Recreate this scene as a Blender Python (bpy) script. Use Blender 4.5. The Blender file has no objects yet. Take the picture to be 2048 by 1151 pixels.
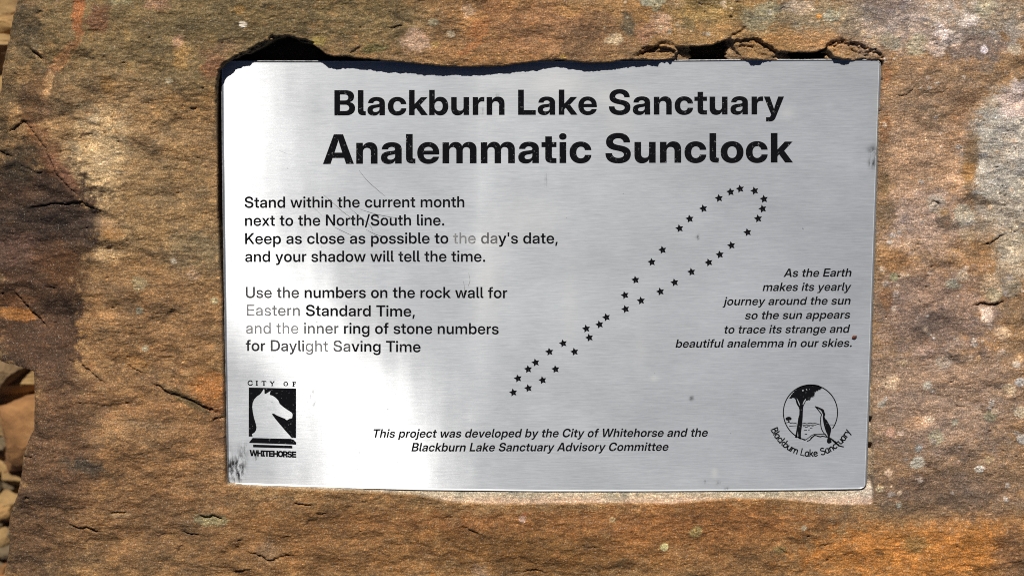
import bpy, math, random, colorsys
import numpy as np
from mathutils import Vector, Matrix
from mathutils.geometry import tessellate_polygon, delaunay_2d_cdt

R = math.radians
scene = bpy.context.scene
COL = scene.collection

# ------------------------------------------------------------------ camera
LENS = 75.0
FPX = LENS / 36.0 * 2048.0            # focal length in units of the 2048 px wide frame
FACE_Z = 0.26                         # height of the metal plate above the ground
TILT, ROLL, DIST = R(7.6), R(-0.45), 1.185
cam_loc = Vector((0.0, DIST * math.sin(TILT), FACE_Z + DIST * math.cos(TILT)))
fwd = (Vector((0, 0, FACE_Z)) - cam_loc).normalized()
rgt = Vector((1, 0, 0))
upv = rgt.cross(fwd).normalized()
rot = Matrix((rgt, upv, -fwd)).transposed() @ Matrix.Rotation(ROLL, 3, 'Z')
cam_data = bpy.data.cameras.new('camera')
cam = bpy.data.objects.new('camera', cam_data)
COL.objects.link(cam)
cam.matrix_world = Matrix.Translation(cam_loc) @ rot.to_4x4()
cam_data.lens = LENS
cam_data.sensor_width = 36.0
cam_data.clip_start = 0.02
cam_data.clip_end = 100.0
cam_data.dof.use_dof = True
cam_data.dof.focus_distance = DIST
cam_data.dof.aperture_fstop = 7.0
scene.camera = cam

# ------------------------------------------------------------------ sky and sun
SUN_EL, SUN_AZ = R(44.0), R(-5.8)     # azimuth measured from +y (top of the picture), minus = to the left
world = bpy.data.worlds.new('World')
scene.world = world
world.use_nodes = True
wn = world.node_tree.nodes
wl = world.node_tree.links
wn.clear()
sky = wn.new('ShaderNodeTexSky')
sky.sky_type = 'NISHITA'
sky.sun_disc = False
sky.sun_elevation = SUN_EL
sky.sun_rotation = SUN_AZ
sky.air_density = 0.3
sky.dust_density = 0.5
bg = wn.new('ShaderNodeBackground')
bg.inputs[1].default_value = 0.05
wo = wn.new('ShaderNodeOutputWorld')
wl.new(sky.outputs[0], bg.inputs[0])
wl.new(bg.outputs[0], wo.inputs[0])

sun_data = bpy.data.lights.new('sun', 'SUN')
sun_data.energy = 5.0
sun_data.angle = R(0.5)
sun_data.color = (1.0, 0.95, 0.87)
sun = bpy.data.objects.new('sun', sun_data)
COL.objects.link(sun)
sdir = Vector((math.sin(SUN_AZ) * math.cos(SUN_EL), math.cos(SUN_AZ) * math.cos(SUN_EL), math.sin(SUN_EL)))
sun.rotation_euler = sdir.to_track_quat('Z', 'Y').to_euler()

scene.cycles.filter_width = 1.0
scene.cycles.use_denoising = False
scene.view_settings.view_transform = 'Standard'
scene.view_settings.look = 'None'
scene.view_settings.exposure = 0.0
scene.view_settings.gamma = 1.0
scene.view_settings.use_curve_mapping = False

# ------------------------------------------------------------------ helpers
CR = np.array([list(r) for r in rot])
CL = np.array(list(cam_loc))
def place(px, py, z):
    """real x, y of the spot that is seen at (px, py) of the photograph and lies at height z"""
    px = np.asarray(px, float); py = np.asarray(py, float)
    dx = (px - 1024.0) / FPX; dy = -(py - 575.5) / FPX
    d = [CR[i, 0] * dx + CR[i, 1] * dy - CR[i, 2] for i in range(3)]
    t = (z - CL[2]) / d[2]
    return CL[0] + d[0] * t, CL[1] + d[1] * t

def lin(c):
    c = np.asarray(c, float) / 255.0
    return np.where(c <= 0.04045, c / 12.92, ((c + 0.055) / 1.055) ** 2.4)

def mesh_obj(name, verts, faces, mat, parent=None, smooth=False, attrs=None, loc=None):
    me = bpy.data.meshes.new(name)
    me.from_pydata([tuple(v) for v in verts], [], faces)
    me.materials.append(mat)
    if smooth:
        me.polygons.foreach_set('use_smooth', [True] * len(me.polygons))
    for k, a in (attrs or {}).items():
        a = np.asarray(a, np.float32)
        if a.ndim == 1:
            at = me.attributes.new(k, 'FLOAT', 'POINT'); at.data.foreach_set('value', a)
        else:
            at = me.attributes.new(k, 'FLOAT_COLOR', 'POINT')
            at.data.foreach_set('color', np.concatenate([a, np.ones((len(a), 1), np.float32)], 1).ravel())
    me.update()
    o = bpy.data.objects.new(name, me)
    COL.objects.link(o)
    if parent is not None:
        o.parent = parent
    return o

def tag(o, label=None, cat=None, group=None, kind=None):
    if label: o['label'] = label
    if cat: o['category'] = cat
    if group: o['group'] = group
    if kind: o['kind'] = kind
    return o

def hash2(ix, iy, seed):
    h = (ix.astype(np.int64) * 374761393 + iy.astype(np.int64) * 668265263 + seed * 974634777) & 0xffffffff
    h = ((h ^ (h >> 13)) * 1274126177) & 0xffffffff
    h = ((h ^ (h >> 16)) * 2246822519) & 0xffffffff
    return (h ^ (h >> 15)) & 0xffffffff

def noise(x, y, seed=0):
    """gradient noise, about -1..1"""
    x0 = np.floor(x); y0 = np.floor(y)
    fx = x - x0; fy = y - y0
    u = fx * fx * fx * (fx * (fx * 6 - 15) + 10); v = fy * fy * fy * (fy * (fy * 6 - 15) + 10)
    r = 0
    for ox in (0, 1):
        for oy in (0, 1):
            a = hash2(x0 + ox, y0 + oy, seed) * (2 * math.pi / 4294967296.0)
            g = np.cos(a) * (fx - ox) + np.sin(a) * (fy - oy)
            r = r + g * (u if ox else 1 - u) * (v if oy else 1 - v)
    return r * 1.5

def fbm(x, y, n, seed=0, gain=0.5):
    r = 0; a = 1.0; s = 0
    for i in range(n):
        r = r + a * noise(x * 2 ** i, y * 2 ** i, seed + i * 17); s += a; a *= gain
    return r / s

def sstep(a, b, x):
    t = np.clip((x - a) / (b - a), 0, 1)
    return t * t * (3 - 2 * t)

def sdf(px, py, poly):
    """signed distance to a closed polygon, negative inside"""
    d = np.full(px.shape, 1e18); s = np.ones(px.shape)
    n = len(poly)
    for i in range(n):
        ax, ay = poly[i]; bx, by = poly[i - 1]
        ex, ey = bx - ax, by - ay
        wx, wy = px - ax, py - ay
        t = np.clip((wx * ex + wy * ey) / (ex * ex + ey * ey + 1e-12), 0, 1)
        qx, qy = wx - ex * t, wy - ey * t
        d = np.minimum(d, qx * qx + qy * qy)
        c1 = py >= ay; c2 = py < by; c3 = ex * wy > ey * wx
        flip = (c1 & c2 & c3) | (~c1 & ~c2 & ~c3)
        s = np.where(flip, -s, s)
    return s * np.sqrt(d)

def pdist(px, py, line):
    """distance to an open polyline, running parameter 0..1 and signed side (plus = above the line in the picture)"""
    d = np.full(px.shape, 1e18); tt = np.zeros(px.shape); side = np.zeros(px.shape)
    L = [0]
    for i in range(len(line) - 1):
        L.append(L[-1] + math.hypot(line[i + 1][0] - line[i][0], line[i + 1][1] - line[i][1]))
    for i in range(len(line) - 1):
        ax, ay = line[i]; bx, by = line[i + 1]
        ex, ey = bx - ax, by - ay
        wx, wy = px - ax, py - ay
        t = np.clip((wx * ex + wy * ey) / (ex * ex + ey * ey + 1e-12), 0, 1)
        q = (wx - ex * t) ** 2 + (wy - ey * t) ** 2
        m = q < d
        d = np.where(m, q, d)
        tt = np.where(m, (L[i] + t * (L[i + 1] - L[i])) / L[-1], tt)
        side = np.where(m, -np.sign(ex * wy - ey * wx) * (1 if ex >= 0 else -1), side)
    return np.sqrt(d), tt, side

def warp(px, py):
    """the thin sheet is slightly lifted towards its upper left corner (m); px, py as in the photograph"""
    px = np.asarray(px, float); py = np.asarray(py, float)
    k = np.interp(py, [0, 380, 450, 560, 640, 720, 760, 860, 960, 1100], [0.041, 0.041, 0.037, 0.028, 0.021, 0.011, 0.005, -0.002, -0.006, -0.006])
    s = np.maximum(960 - px, 0) * 0.000278
    return k * (np.sqrt(s * s + 0.015 ** 2) - 0.015)

# ------------------------------------------------------------------ materials
def new_mat(name):
    m = bpy.data.materials.new(name); m.use_nodes = True
    nt = m.node_tree; nt.nodes.clear()
    out = nt.nodes.new('ShaderNodeOutputMaterial')
    b = nt.nodes.new('ShaderNodeBsdfPrincipled')
    nt.links.new(b.outputs[0], out.inputs[0])
    return m, nt, b

def nd(nt, t, **kw):
    n = nt.nodes.new(t)
    for k, v in kw.items():
        if k.startswith('i_'):
            n.inputs[int(k[2:])].default_value = v
        else:
            setattr(n, k, v)
    return n

def mapped(nt, scale, src='Object'):
    tc = nd(nt, 'ShaderNodeTexCoord'); mp = nd(nt, 'ShaderNodeMapping')
    mp.inputs['Scale'].default_value = scale
    nt.links.new(tc.outputs[src], mp.inputs[0])
    return mp.outputs[0]

def tex_noise(nt, vec, scale, detail=4, rough=0.6):
    n = nd(nt, 'ShaderNodeTexNoise')
    n.inputs['Scale'].default_value = scale
    n.inputs['Detail'].default_value = detail
    n.inputs['Roughness'].default_value = rough
    nt.links.new(vec, n.inputs['Vector'])
    return n.outputs['Fac']

def ramp(nt, fac, stops):
    r = nd(nt, 'ShaderNodeValToRGB')
    el = r.color_ramp.elements
    el[0].position, el[0].color = stops[0][0], stops[0][1]
    el[1].position, el[1].color = stops[-1][0], stops[-1][1]
    for p, c in stops[1:-1]:
        e = el.new(p); e.color = c
    nt.links.new(fac, r.inputs[0])
    return r.outputs[0]

def g4(v): return (v, v, v, 1)

def mix(nt, mode, fac, a, b):
    m = nd(nt, 'ShaderNodeMix', data_type='RGBA', blend_type=mode)
    for idx, v in ((0, fac), (6, a), (7, b)):
        if hasattr(v, 'is_output'): nt.links.new(v, m.inputs[idx])
        else: m.inputs[idx].default_value = v
    return m.outputs[2]

def math_n(nt, op, a, b=0.0):
    m = nd(nt, 'ShaderNodeMath', operation=op)
    for i, v in enumerate((a, b)):
        if hasattr(v, 'is_output'): nt.links.new(v, m.inputs[i])
        else: m.inputs[i].default_value = v
    return m.outputs[0]

def attr(nt, name, out='Color'):
    a = nd(nt, 'ShaderNodeAttribute'); a.attribute_name = name
    return a.outputs[out]

def rock_material():
    m, nt, b = new_mat('sandstone')
    base = attr(nt, 'mineral')
    v1 = mapped(nt, (1, 1, 1)); v2 = mapped(nt, (0.45, 1.25, 1))
    # patchy tone, streaks along the bedding, grain
    f1 = ramp(nt, tex_noise(nt, v1, 55, 5, 0.65), [(0.32, g4(0.7)), (0.5, g4(1.0)), (0.68, g4(1.28))])
    f2 = ramp(nt, tex_noise(nt, mapped(nt, (0.4, 1.3, 1)), 620, 4, 0.8), [(0.34, g4(0.38)), (0.5, g4(1.0)), (0.66, g4(1.9))])
    f3 = ramp(nt, tex_noise(nt, v1, 1350, 3, 0.75), [(0.32, g4(0.35)), (0.5, g4(0.95)), (0.68, g4(2.2))])
    c = mix(nt, 'MULTIPLY', 0.7, base, f1)
    c = mix(nt, 'MULTIPLY', 0.62, c, f2)
    c = mix(nt, 'MULTIPLY', 0.7, c, f3)
    # grains of ochre, purple-grey and pale quartz
    g1 = ramp(nt, tex_noise(nt, v1, 210, 5, 0.75), [(0.53, g4(0)), (0.64, g4(1))])
    c = mix(nt, 'MIX', math_n(nt, 'MULTIPLY', g1, 0.30), c, mix(nt, 'MULTIPLY', 1.0, c, (1.3, 0.97, 0.55, 1)))
    g2 = ramp(nt, tex_noise(nt, v2, 160, 5, 0.7), [(0.55, g4(0)), (0.66, g4(1))])
    c = mix(nt, 'MIX', math_n(nt, 'MULTIPLY', g2, 0.4), c, mix(nt, 'MULTIPLY', 1.0, c, (0.82, 0.95, 1.25, 1)))
    g3 = ramp(nt, tex_noise(nt, v1, 1100, 2, 0.5), [(0.64, g4(0)), (0.72, g4(1))])
    c = mix(nt, 'MIX', math_n(nt, 'MULTIPLY', g3, 0.35), c, (0.62, 0.55, 0.46, 1))
    g4_ = ramp(nt, tex_noise(nt, v1, 700, 3, 0.7), [(0.27, g4(1)), (0.37, g4(0))])
    c = mix(nt, 'MIX', math_n(nt, 'MULTIPLY', g4_, 0.45), c, (0.05, 0.035, 0.03, 1))
    nt.links.new(c, b.inputs['Base Color'])
    gl = ramp(nt, tex_noise(nt, v1, 1300, 2, 0.5), [(0.60, g4(0.88)), (0.68, g4(0.35))])
    nt.links.new(gl, b.inputs['Roughness'])
    b.inputs['Specular IOR Level'].default_value = 0.3
    bump = nd(nt, 'ShaderNodeBump'); bump.inputs['Strength'].default_value = 0.9
    bump.inputs['Distance'].default_value = 0.0006
    hsum = math_n(nt, 'ADD', tex_noise(nt, v2, 700, 4, 0.7), math_n(nt, 'MULTIPLY', tex_noise(nt, v1, 2200, 2, 0.6), 0.4))
    nt.links.new(hsum, bump.inputs['Height'])
    nt.links.new(bump.outputs[0], b.inputs['Normal'])
    return m

def plate_material():
    m, nt, b = new_mat('brushed_metal')
    streak = tex_noise(nt, mapped(nt, (60, 1300, 1)), 1.0, 5, 0.75)
    fine = tex_noise(nt, mapped(nt, (180, 3600, 1)), 1.0, 3, 0.7)
    cloud = tex_noise(nt, mapped(nt, (1, 1.6, 1)), 14, 5, 0.6)
    dirt = attr(nt, 'dirt', 'Fac'); pale = attr(nt, 'pale', 'Fac')
    s = math_n(nt, 'ADD', math_n(nt, 'MULTIPLY', streak, 0.6), math_n(nt, 'MULTIPLY', fine, 0.4))
    c = ramp(nt, s, [(0.3, (0.42, 0.437, 0.46, 1)), (0.5, (0.53, 0.547, 0.57, 1)), (0.7, (0.64, 0.65, 0.67, 1))])
    c = mix(nt, 'MULTIPLY', 0.55, c, ramp(nt, cloud, [(0.3, g4(0.8)), (0.7, g4(1.12))]))
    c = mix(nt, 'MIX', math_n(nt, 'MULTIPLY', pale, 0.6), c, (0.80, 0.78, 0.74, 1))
    dn = ramp(nt, tex_noise(nt, mapped(nt, (1, 0.35, 1)), 420, 4, 0.7), [(0.42, g4(0)), (0.58, g4(1))])
    c = mix(nt, 'MIX', math_n(nt, 'MULTIPLY', dirt, dn), c, (0.035, 0.035, 0.035, 1))
    # pin-head marks
    pin = ramp(nt, tex_noise(nt, mapped(nt, (1, 1, 1)), 260, 2, 0.5), [(0.20, g4(1)), (0.23, g4(0))])
    c = mix(nt, 'MIX', math_n(nt, 'MULTIPLY', pin, 0.5), c, (0.08, 0.08, 0.08, 1))
    nt.links.new(mix(nt, 'MULTIPLY', 1.0, c, g4(0.62)), b.inputs['Base Color'])
    b.inputs['Metallic'].default_value = 1.0
    r = ramp(nt, math_n(nt, 'ADD', math_n(nt, 'MULTIPLY', s, 0.6), math_n(nt, 'MULTIPLY', cloud, 0.4)),
             [(0.3, g4(PR - 0.03)), (0.7, g4(PR + 0.03))])
    nt.links.new(r, b.inputs['Roughness'])
    b.inputs['Anisotropic'].default_value = 0.8
    b.inputs['Anisotropic Rotation'].default_value = PROT
    tg = nd(nt, 'ShaderNodeTangent', direction_type='UV_MAP')
    nt.links.new(tg.outputs[0], b.inputs['Tangent'])
    # narrow glint of the fine brushing, a broad satin lobe, and a dull oxide film
    gl = nd(nt, 'ShaderNodeBsdfAnisotropic'); gl.inputs['Roughness'].default_value = 0.36
    gl.inputs['Anisotropy'].default_value = 0.87; gl.inputs['Rotation'].default_value = GROT
    nt.links.new(c, gl.inputs['Color']); nt.links.new(tg.outputs[0], gl.inputs['Tangent'])
    m0 = nd(nt, 'ShaderNodeMixShader'); m0.inputs[0].default_value = PGL
    nt.links.new(b.outputs[0], m0.inputs[1]); nt.links.new(gl.outputs[0], m0.inputs[2])
    d = nd(nt, 'ShaderNodeBsdfDiffuse')
    nt.links.new(mix(nt, 'MULTIPLY', 1.0, c, (0.90, 0.94, 1.0, 1)), d.inputs[0])
    ms = nd(nt, 'ShaderNodeMixShader'); ms.inputs[0].default_value = PDIFF
    nt.links.new(m0.outputs[0], ms.inputs[1]); nt.links.new(d.outputs[0], ms.inputs[2])
    nt.links.new(ms.outputs[0], nt.nodes['Material Output'].inputs[0])
    bump = nd(nt, 'ShaderNodeBump'); bump.inputs['Strength'].default_value = 0.12
    bump.inputs['Distance'].default_value = 0.0001
    nt.links.new(s, bump.inputs['Height'])
    # faint waviness of the thin sheet
    bw = nd(nt, 'ShaderNodeBump'); bw.inputs['Strength'].default_value = 1.0; bw.inputs['Distance'].default_value = 0.00012
    nt.links.new(tex_noise(nt, mapped(nt, (1.4, 0.5, 1)), 22, 2, 0.5), bw.inputs['Height'])
    nt.links.new(bw.outputs[0], bump.inputs['Normal'])
    nt.links.new(bump.outputs[0], b.inputs['Normal'])
    nt.links.new(bump.outputs[0], gl.inputs['Normal'])
    return m
PR, PROT, PDIFF, PGL, GROT = 0.45, 0.25, 0.50, 0.22, 0.0

def edge_material():
    m, nt, b = new_mat('dull_metal_edge')
    n = tex_noise(nt, mapped(nt, (1, 1, 1)), 500, 4, 0.7)
    c = ramp(nt, n, [(0.35, g4(0.16)), (0.62, g4(0.5))])
    c = mix(nt, 'MIX', math_n(nt, 'MULTIPLY', attr(nt, 'dirt', 'Fac'), 0.9), c, (0.03, 0.026, 0.022, 1))
    nt.links.new(c, b.inputs['Base Color'])
    b.inputs['Metallic'].default_value = 0.3; b.inputs['Roughness'].default_value = 0.6
    return m

def paint_material():
    m, nt, b = new_mat('black_enamel')
    wear = attr(nt, 'wear', 'Fac')
    n = tex_noise(nt, mapped(nt, (1, 1, 1)), 620, 4, 0.7)
    chips = ramp(nt, n, [(0.63, g4(0)), (0.68, g4(1))])
    w = math_n(nt, 'MAXIMUM', math_n(nt, 'MULTIPLY', chips, 0.35), math_n(nt, 'MULTIPLY', wear, math_n(nt, 'ADD', math_n(nt, 'MULTIPLY', n, 1.1), -0.05)))
    c = mix(nt, 'MIX', w, (0.006, 0.006, 0.008, 1), (0.55, 0.55, 0.56, 1))
    nt.links.new(c, b.inputs['Base Color'])
    b.inputs['Roughness'].default_value = 0.8
    b.inputs['Specular IOR Level'].default_value = 0.03
    return m

def plain_stone(name, stops, scale=60):
    m, nt, b = new_mat(name)
    oi = nd(nt, 'ShaderNodeObjectInfo')
    v = mapped(nt, (1, 1, 1))
    c = ramp(nt, tex_noise(nt, v, scale, 6, 0.7), stops)
    k = ramp(nt, oi.outputs['Random'], [(0, (0.75, 0.72, 0.7, 1)), (0.5, (1, 0.97, 0.9, 1)), (1, (1.2, 1.0, 0.8, 1))])
    c = mix(nt, 'MULTIPLY', 0.8, c, k)
    nt.links.new(c, b.inputs['Base Color'])
    b.inputs['Roughness'].default_value = 0.9
    bump = nd(nt, 'ShaderNodeBump'); bump.inputs['Strength'].default_value = 0.6
    bump.inputs['Distance'].default_value = 0.002
    nt.links.new(tex_noise(nt, v, 260, 5, 0.7), bump.inputs['Height'])
    nt.links.new(bump.outputs[0], b.inputs['Normal'])
    return m

ROCK = rock_material()
PLATE = plate_material()
PAINT = paint_material()
EDGE = edge_material()

# ================================================================== GROUND
def make_ground():
    n = 90
    xs = np.linspace(-3, 3, n); ys = np.linspace(-3, 3, n)
    X, Y = np.meshgrid(xs, ys)
    Z = 0.006 * fbm(X * 3, Y * 3, 4, 5)
    V = np.stack([X, Y, Z], -1).reshape(-1, 3)
    F = [(j * n + i, j * n + i + 1, (j + 1) * n + i + 1, (j + 1) * n + i) for j in range(n - 1) for i in range(n - 1)]
    m = plain_stone('sandy_soil', [(0.3, (0.10, 0.062, 0.03, 1)), (0.5, (0.24, 0.155, 0.075, 1)), (0.7, (0.38, 0.26, 0.13, 1))], 40)
    o = mesh_obj('ground', V, F, m, smooth=True)
    tag(o, 'sandy ochre ground far below the boulder', kind='structure')
make_ground()

# ================================================================== BOULDER
FZ = FACE_Z + 0.005                   # mean level of the stone face
# outline of the stone in photograph coordinates (clockwise from top left); beyond the frame it is free
OUT = [(40, 0), (25, 60), (18, 100), (11, 135), (7, 170), (0, 205), (-40, 300), (-66, 420), (-60, 560), (-34, 690), (0, 724), (30, 731), (67, 742),
       (69, 800), (68, 858), (60, 872), (52, 893), (47, 910), (46, 922), (42, 960), (35, 990), (22, 1020), (15, 1045), (16, 1080), (15, 1110),
       (4, 1151), (-8, 1230), (40, 1330), (180, 1420), (600, 1470), (1100, 1450), (1700, 1475), (2200, 1400), (2420, 1150), (2470, 700), (2440, 250),
       (2300, -120), (1900, -270), (1300, -300), (700, -280), (250, -230), (84, -120)]
# upper lip and sides of the chiselled recess
LIP = [(440, 150), (441, 140), (453, 128), (470, 118), (487, 110), (505, 106), (522, 97), (545, 83), (574, 72), (590, 77), (602, 84), (628, 90), (640, 98),
       (652, 108), (668, 113), (690, 112), (705, 115), (740, 118), (770, 122), (800, 124), (850, 129), (880, 132), (930, 134), (965, 133),
       (1000, 133), (1030, 129), (1060, 124), (1090, 121), (1120, 120), (1150, 123), (1180, 126), (1215, 126), (1240, 121),
       (1262, 119), (1285, 118), (1310, 119), (1335, 117), (1350, 113), (1355, 103), (1350, 94), (1375, 93), (1400, 93), (1425, 90), (1447, 83), (1458, 77),
       (1466, 80), (1468, 92), (1476, 104), (1488, 115), (1510, 119), (1535, 118), (1550, 112), (1560, 102), (1580, 105), (1610, 106), (1635, 104), (1648, 99), (1656, 97), (1662, 104), (1668, 114), (1690, 119),
       (1705, 114), (1722, 116), (1745, 118), (1760, 116), (1768, 122)]
REC = LIP + [(1765, 160), (1759, 240), (1757, 360), (1754, 480), (1750, 600), (1747, 700), (1746, 800), (1747, 900), (1749, 985), (1746, 1010),
             (1700, 1011), (1643, 1008), (1600, 1003), (1557, 999), (1463, 998), (1400, 1003), (1348, 1008), (1200, 1007), (1090, 1008), (1000, 1009), (930, 1007),
             (898, 1004), (870, 998), (839, 991), (780, 987), (700, 982), (600, 978), (500, 974), (453, 970),
             (451, 960), (449, 880), (447, 800), (446, 700), (444, 600), (440, 520), (436, 420), (436, 300), (435, 200), (437, 165)]

# hairline cracks and flaked ledges: points, depth mm, width px, raised lip mm
CRACKS = [
    ([(1262, 113), (1278, 110), (1290, 104), (1310, 97), (1322, 86), (1336, 87), (1352, 93)], 3.4, 3.6, 0.1), ([(1452, 82), (1468, 70), (1484, 62), (1496, 50)], 2.4, 2.6, 0.1), ([(1500, 72), (1515, 82), (1535, 92), (1550, 103), (1562, 108)], 1.8, 2.4, 0.1),
    ([(1650, 100), (1660, 90), (1674, 83), (1692, 80)], 3.6, 4.2, 0.1), ([(1692, 80), (1706, 86), (1722, 90), (1740, 99), (1752, 100), (1765, 110)], 2.2, 2.8, 0.1), ([(1700, 100), (1716, 104), (1730, 110), (1742, 112)], 1.5, 2.6, 0.5), ([(1470, 96), (1495, 92), (1520, 100)], 1.0, 2.2, 0.5), ([(1300, 106), (1318, 102), (1340, 104)], 1.0, 2.2, 0.4),
    ([(505, 100), (525, 96), (548, 84), (570, 74)], 1.8, 3, 0.6),
    ([(532, 38), (545, 36), (557, 31)], 0.8, 2.2, 0.3), ([(64, 94), (72, 102), (84, 111), (90, 120)], 2.5, 3, 1.2), ([(72, 28), (84, 25), (95, 19)], 1.0, 2.5, 0.4),
    ([(700, 106), (710, 102), (716, 97), (722, 92)], 1.5, 2.5, 0.6), ([(382, 215), (390, 217), (398, 214)], 1.2, 2, 0.3), ([(237, 281), (242, 283)], 2.5, 3.5, 0), ([(167, 305), (170, 307)], 2, 3, 0),
    ([(0, 268), (20, 262), (52, 240), (70, 262), (92, 292), (115, 347), (140, 372), (167, 396)], 0.5, 3, 1.2),
    ([(36, 325), (50, 332), (70, 340), (88, 352)], 0.9, 3, 0.8), ([(0, 300), (14, 308), (30, 312)], 1.5, 4, 1.2),
    ([(62, 412), (85, 410), (115, 405), (132, 407), (150, 404), (165, 402), (180, 412), (205, 420)], 1.3, 2.2, 0.9),
    ([(30, 577), (38, 589), (52, 606), (69, 626), (85, 642), (100, 659)], 1.6, 2.4, 1.2),
    ([(89, 570), (102, 572), (115, 574)], 1.4, 2.2, 0.8), ([(190, 575), (203, 577), (215, 578)], 0.8, 2, 0.4),
    ([(158, 718), (168, 732), (188, 747), (202, 759), (215, 765)], 1.4, 2.2, 1.0), ([(135, 716), (146, 722), (157, 720)], 1.2, 2.2, 0.6),
    ([(254, 730), (268, 738), (285, 747)], 1.2, 2.2, 0.8),
    ([(295, 762), (318, 772), (334, 784), (360, 792), (385, 800), (405, 812), (430, 822), (445, 827)], 1.8, 3.5, 1.3),
    ([(255, 481), (259, 479)], 2.5, 3.2, 0.2), ([(216, 494), (224, 495)], 2.5, 2.8, 0.2), ([(267, 565), (273, 566)], 2.5, 2.8, 0.2), ([(430, 600), (434, 600)], 2, 2.4, 0.1),
    ([(424, 841), (436, 836), (449, 834)], 1.4, 2.4, 0.8),
    ([(219, 1026), (230, 1024), (243, 1025), (255, 1023)], 1.5, 2, 0.8), ([(381, 1021), (388, 1020)], 1.5, 2.4, 0.4),
    ([(397, 1029), (408, 1033), (417, 1033), (426, 1030), (436, 1034), (447, 1038)], 2.6, 2.8, 1.2),
    ([(135, 1046), (158, 1055), (166, 1055), (174, 1053), (186, 1060), (200, 1066)], 1.6, 2.6, 1.0), ([(363, 1062), (380, 1068), (402, 1069)], 1.4, 2.2, 0.7),
    ([(584, 1005), (598, 1009), (612, 1010), (626, 1010)], 1.6, 2.2, 0.8), ([(474, 1082), (487, 1079)], 1.5, 2.4, 0.4), ([(355, 1107), (358, 1096), (366, 1088)], 1.4, 2.2, 0.4),
    ([(488, 1103), (510, 1106), (524, 1112), (534, 1120), (545, 1120), (553, 1115), (572, 1110), (591, 1111)], 1.7, 2.6, 0.9), ([(560, 1078), (572, 1074), (584, 1074)], 1.0, 2, 0.5),
    ([(466, 1144), (480, 1141), (504, 1136)], 1.0, 2, 0.5), ([(633, 1028), (643, 1029), (653, 1026)], 1.1, 2, 0.5), ([(612, 1050), (620, 1041)], 1.0, 2, 0.3),
    ([(46, 913), (54, 911), (66, 914)], 2.0, 2.6, 0.8), ([(50, 992), (60, 995)], 1.6, 3, 0.3), ([(889, 1035), (910, 1036), (933, 1037)], 0.9, 2, 0.5),
    ([(922, 1052), (934, 1056), (945, 1062), (959, 1068)], 1.4, 2.2, 0.9), ([(720, 1006), (735, 1003)], .9, 2, .4),
    ([(1947, 612), (1960, 608), (1966, 607), (1992, 611), (2001, 607), (2008, 604)], 2.4, 3, 1.6), ([(1971, 491), (1985, 488), (1996, 480), (2008, 471), (2020, 468)], 1.5, 2.5, 1.0),
    ([(1862, 405), (1868, 403), (1876, 405), (1880, 412)], 1.8, 2.4, 0.3), ([(1888, 722), (1893, 726)], 1.5, 2.4, 0.2),
    ([(1790, 190), (1808, 192), (1820, 186), (1835, 170)], 0.8, 2.2, 0.6), ([(1870, 188), (1885, 186), (1900, 175)], 0.7, 2, 0.4), ([(1497, 42), (1500, 50)], 1.4, 2.4, 0.0),
    ([(1390, 5), (1420, 12), (1450, 20)], 0.6, 2, 0.3), ([(780, 58), (792, 53), (808, 50)], 1.0, 2, 0.6), ([(230, 5), (236, 2), (240, -4)], 1, 2, 0.2), ([(1015, 13), (1020, 4)], 0.8, 2, 0.2),
    ([(1160, 1090), (1180, 1096), (1200, 1092)], 0.7, 2, 0.4), ([(1555, 1095), (1570, 1105), (1590, 1115)], 0.7, 2, 0.5), ([(1040, 1145), (1070, 1140), (1100, 1146)], 1.2, 3, 0.9),
    ([(1920, 815), (1935, 817)], 0.8, 2, 0.3), ([(1640, 1095), (1670, 1088)], 0.7, 2, 0.4),
]

# mineral and lichen patches, some with shade painted in: x, y, rx, ry, turn deg, colour, strength, ragged edge
B = []
def blob(x, y, rx, ry, a, c, s=1.0, rag=0.35, soft=0.5):
    m = sum(c) / 3.0
    if c[0] - c[2] > 70 and max(rx, ry) < 100: c = tuple(m + (v - m) * 0.80 for v in c)          # rust
    elif m > 125 and max(rx, ry) < 60: c = (c[0], c[1] * 0.965, c[2] * 0.97)  # lichen
    B.append((x, y, rx, ry, a, c, s, rag * (1.15 if max(rx, ry) < 40 else 1), soft))
# broad areas
blob(330, 60, 330, 130, 0, (108, 92, 60), .8, .5, .8); blob(520, 20, 200, 60, 0, (104, 88, 58), .7, .5, .8)
blob(230, 330, 150, 180, 0, (150, 118, 80), .8, .5, .8); blob(200, 330, 60, 110, 10, (194, 164, 122), .7, .6, .8)
blob(340, 450, 130, 160, 0, (140, 110, 72), .8, .5, .8); blob(390, 510, 60, 50, 0, (118, 104, 78), .7, .5, .8)
blob(300, 640, 170, 120, 0, (134, 98, 62), .8, .5, .8); blob(290, 900, 220, 170, 0, (132, 94, 58), .8, .5, .8)
blob(60, 440, 150, 130, 0, (66, 47, 34), 1.0, .35, .3); blob(90, 450, 110, 60, 0, (66, 51, 42), .9, .3, .4)  # left flank: dark stain with the shade of its facets painted in
blob(75, 620, 95, 150, 0, (72, 50, 35), .97, .35, .3); blob(110, 690, 50, 90, 0, (70, 49, 35), .92, .35, .3); blob(40, 500, 90, 20, -4, (112, 86, 68), .7, .6, .8); blob(110, 900, 90, 200, 0, (92, 66, 46), .9, .5, .9)  # left flank continued, stain and painted shade together
blob(45, 500, 60, 35, 0, (96, 70, 60), .7, .5, .8); blob(120, 525, 60, 40, 20, (92, 58, 26), .6, .5, .8)
blob(60, 1080, 60, 100, 0, (82, 60, 44), .8, .5, .8); blob(330, 1080, 260, 90, 0, (122, 88, 54), .7, .5, .9)
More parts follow.
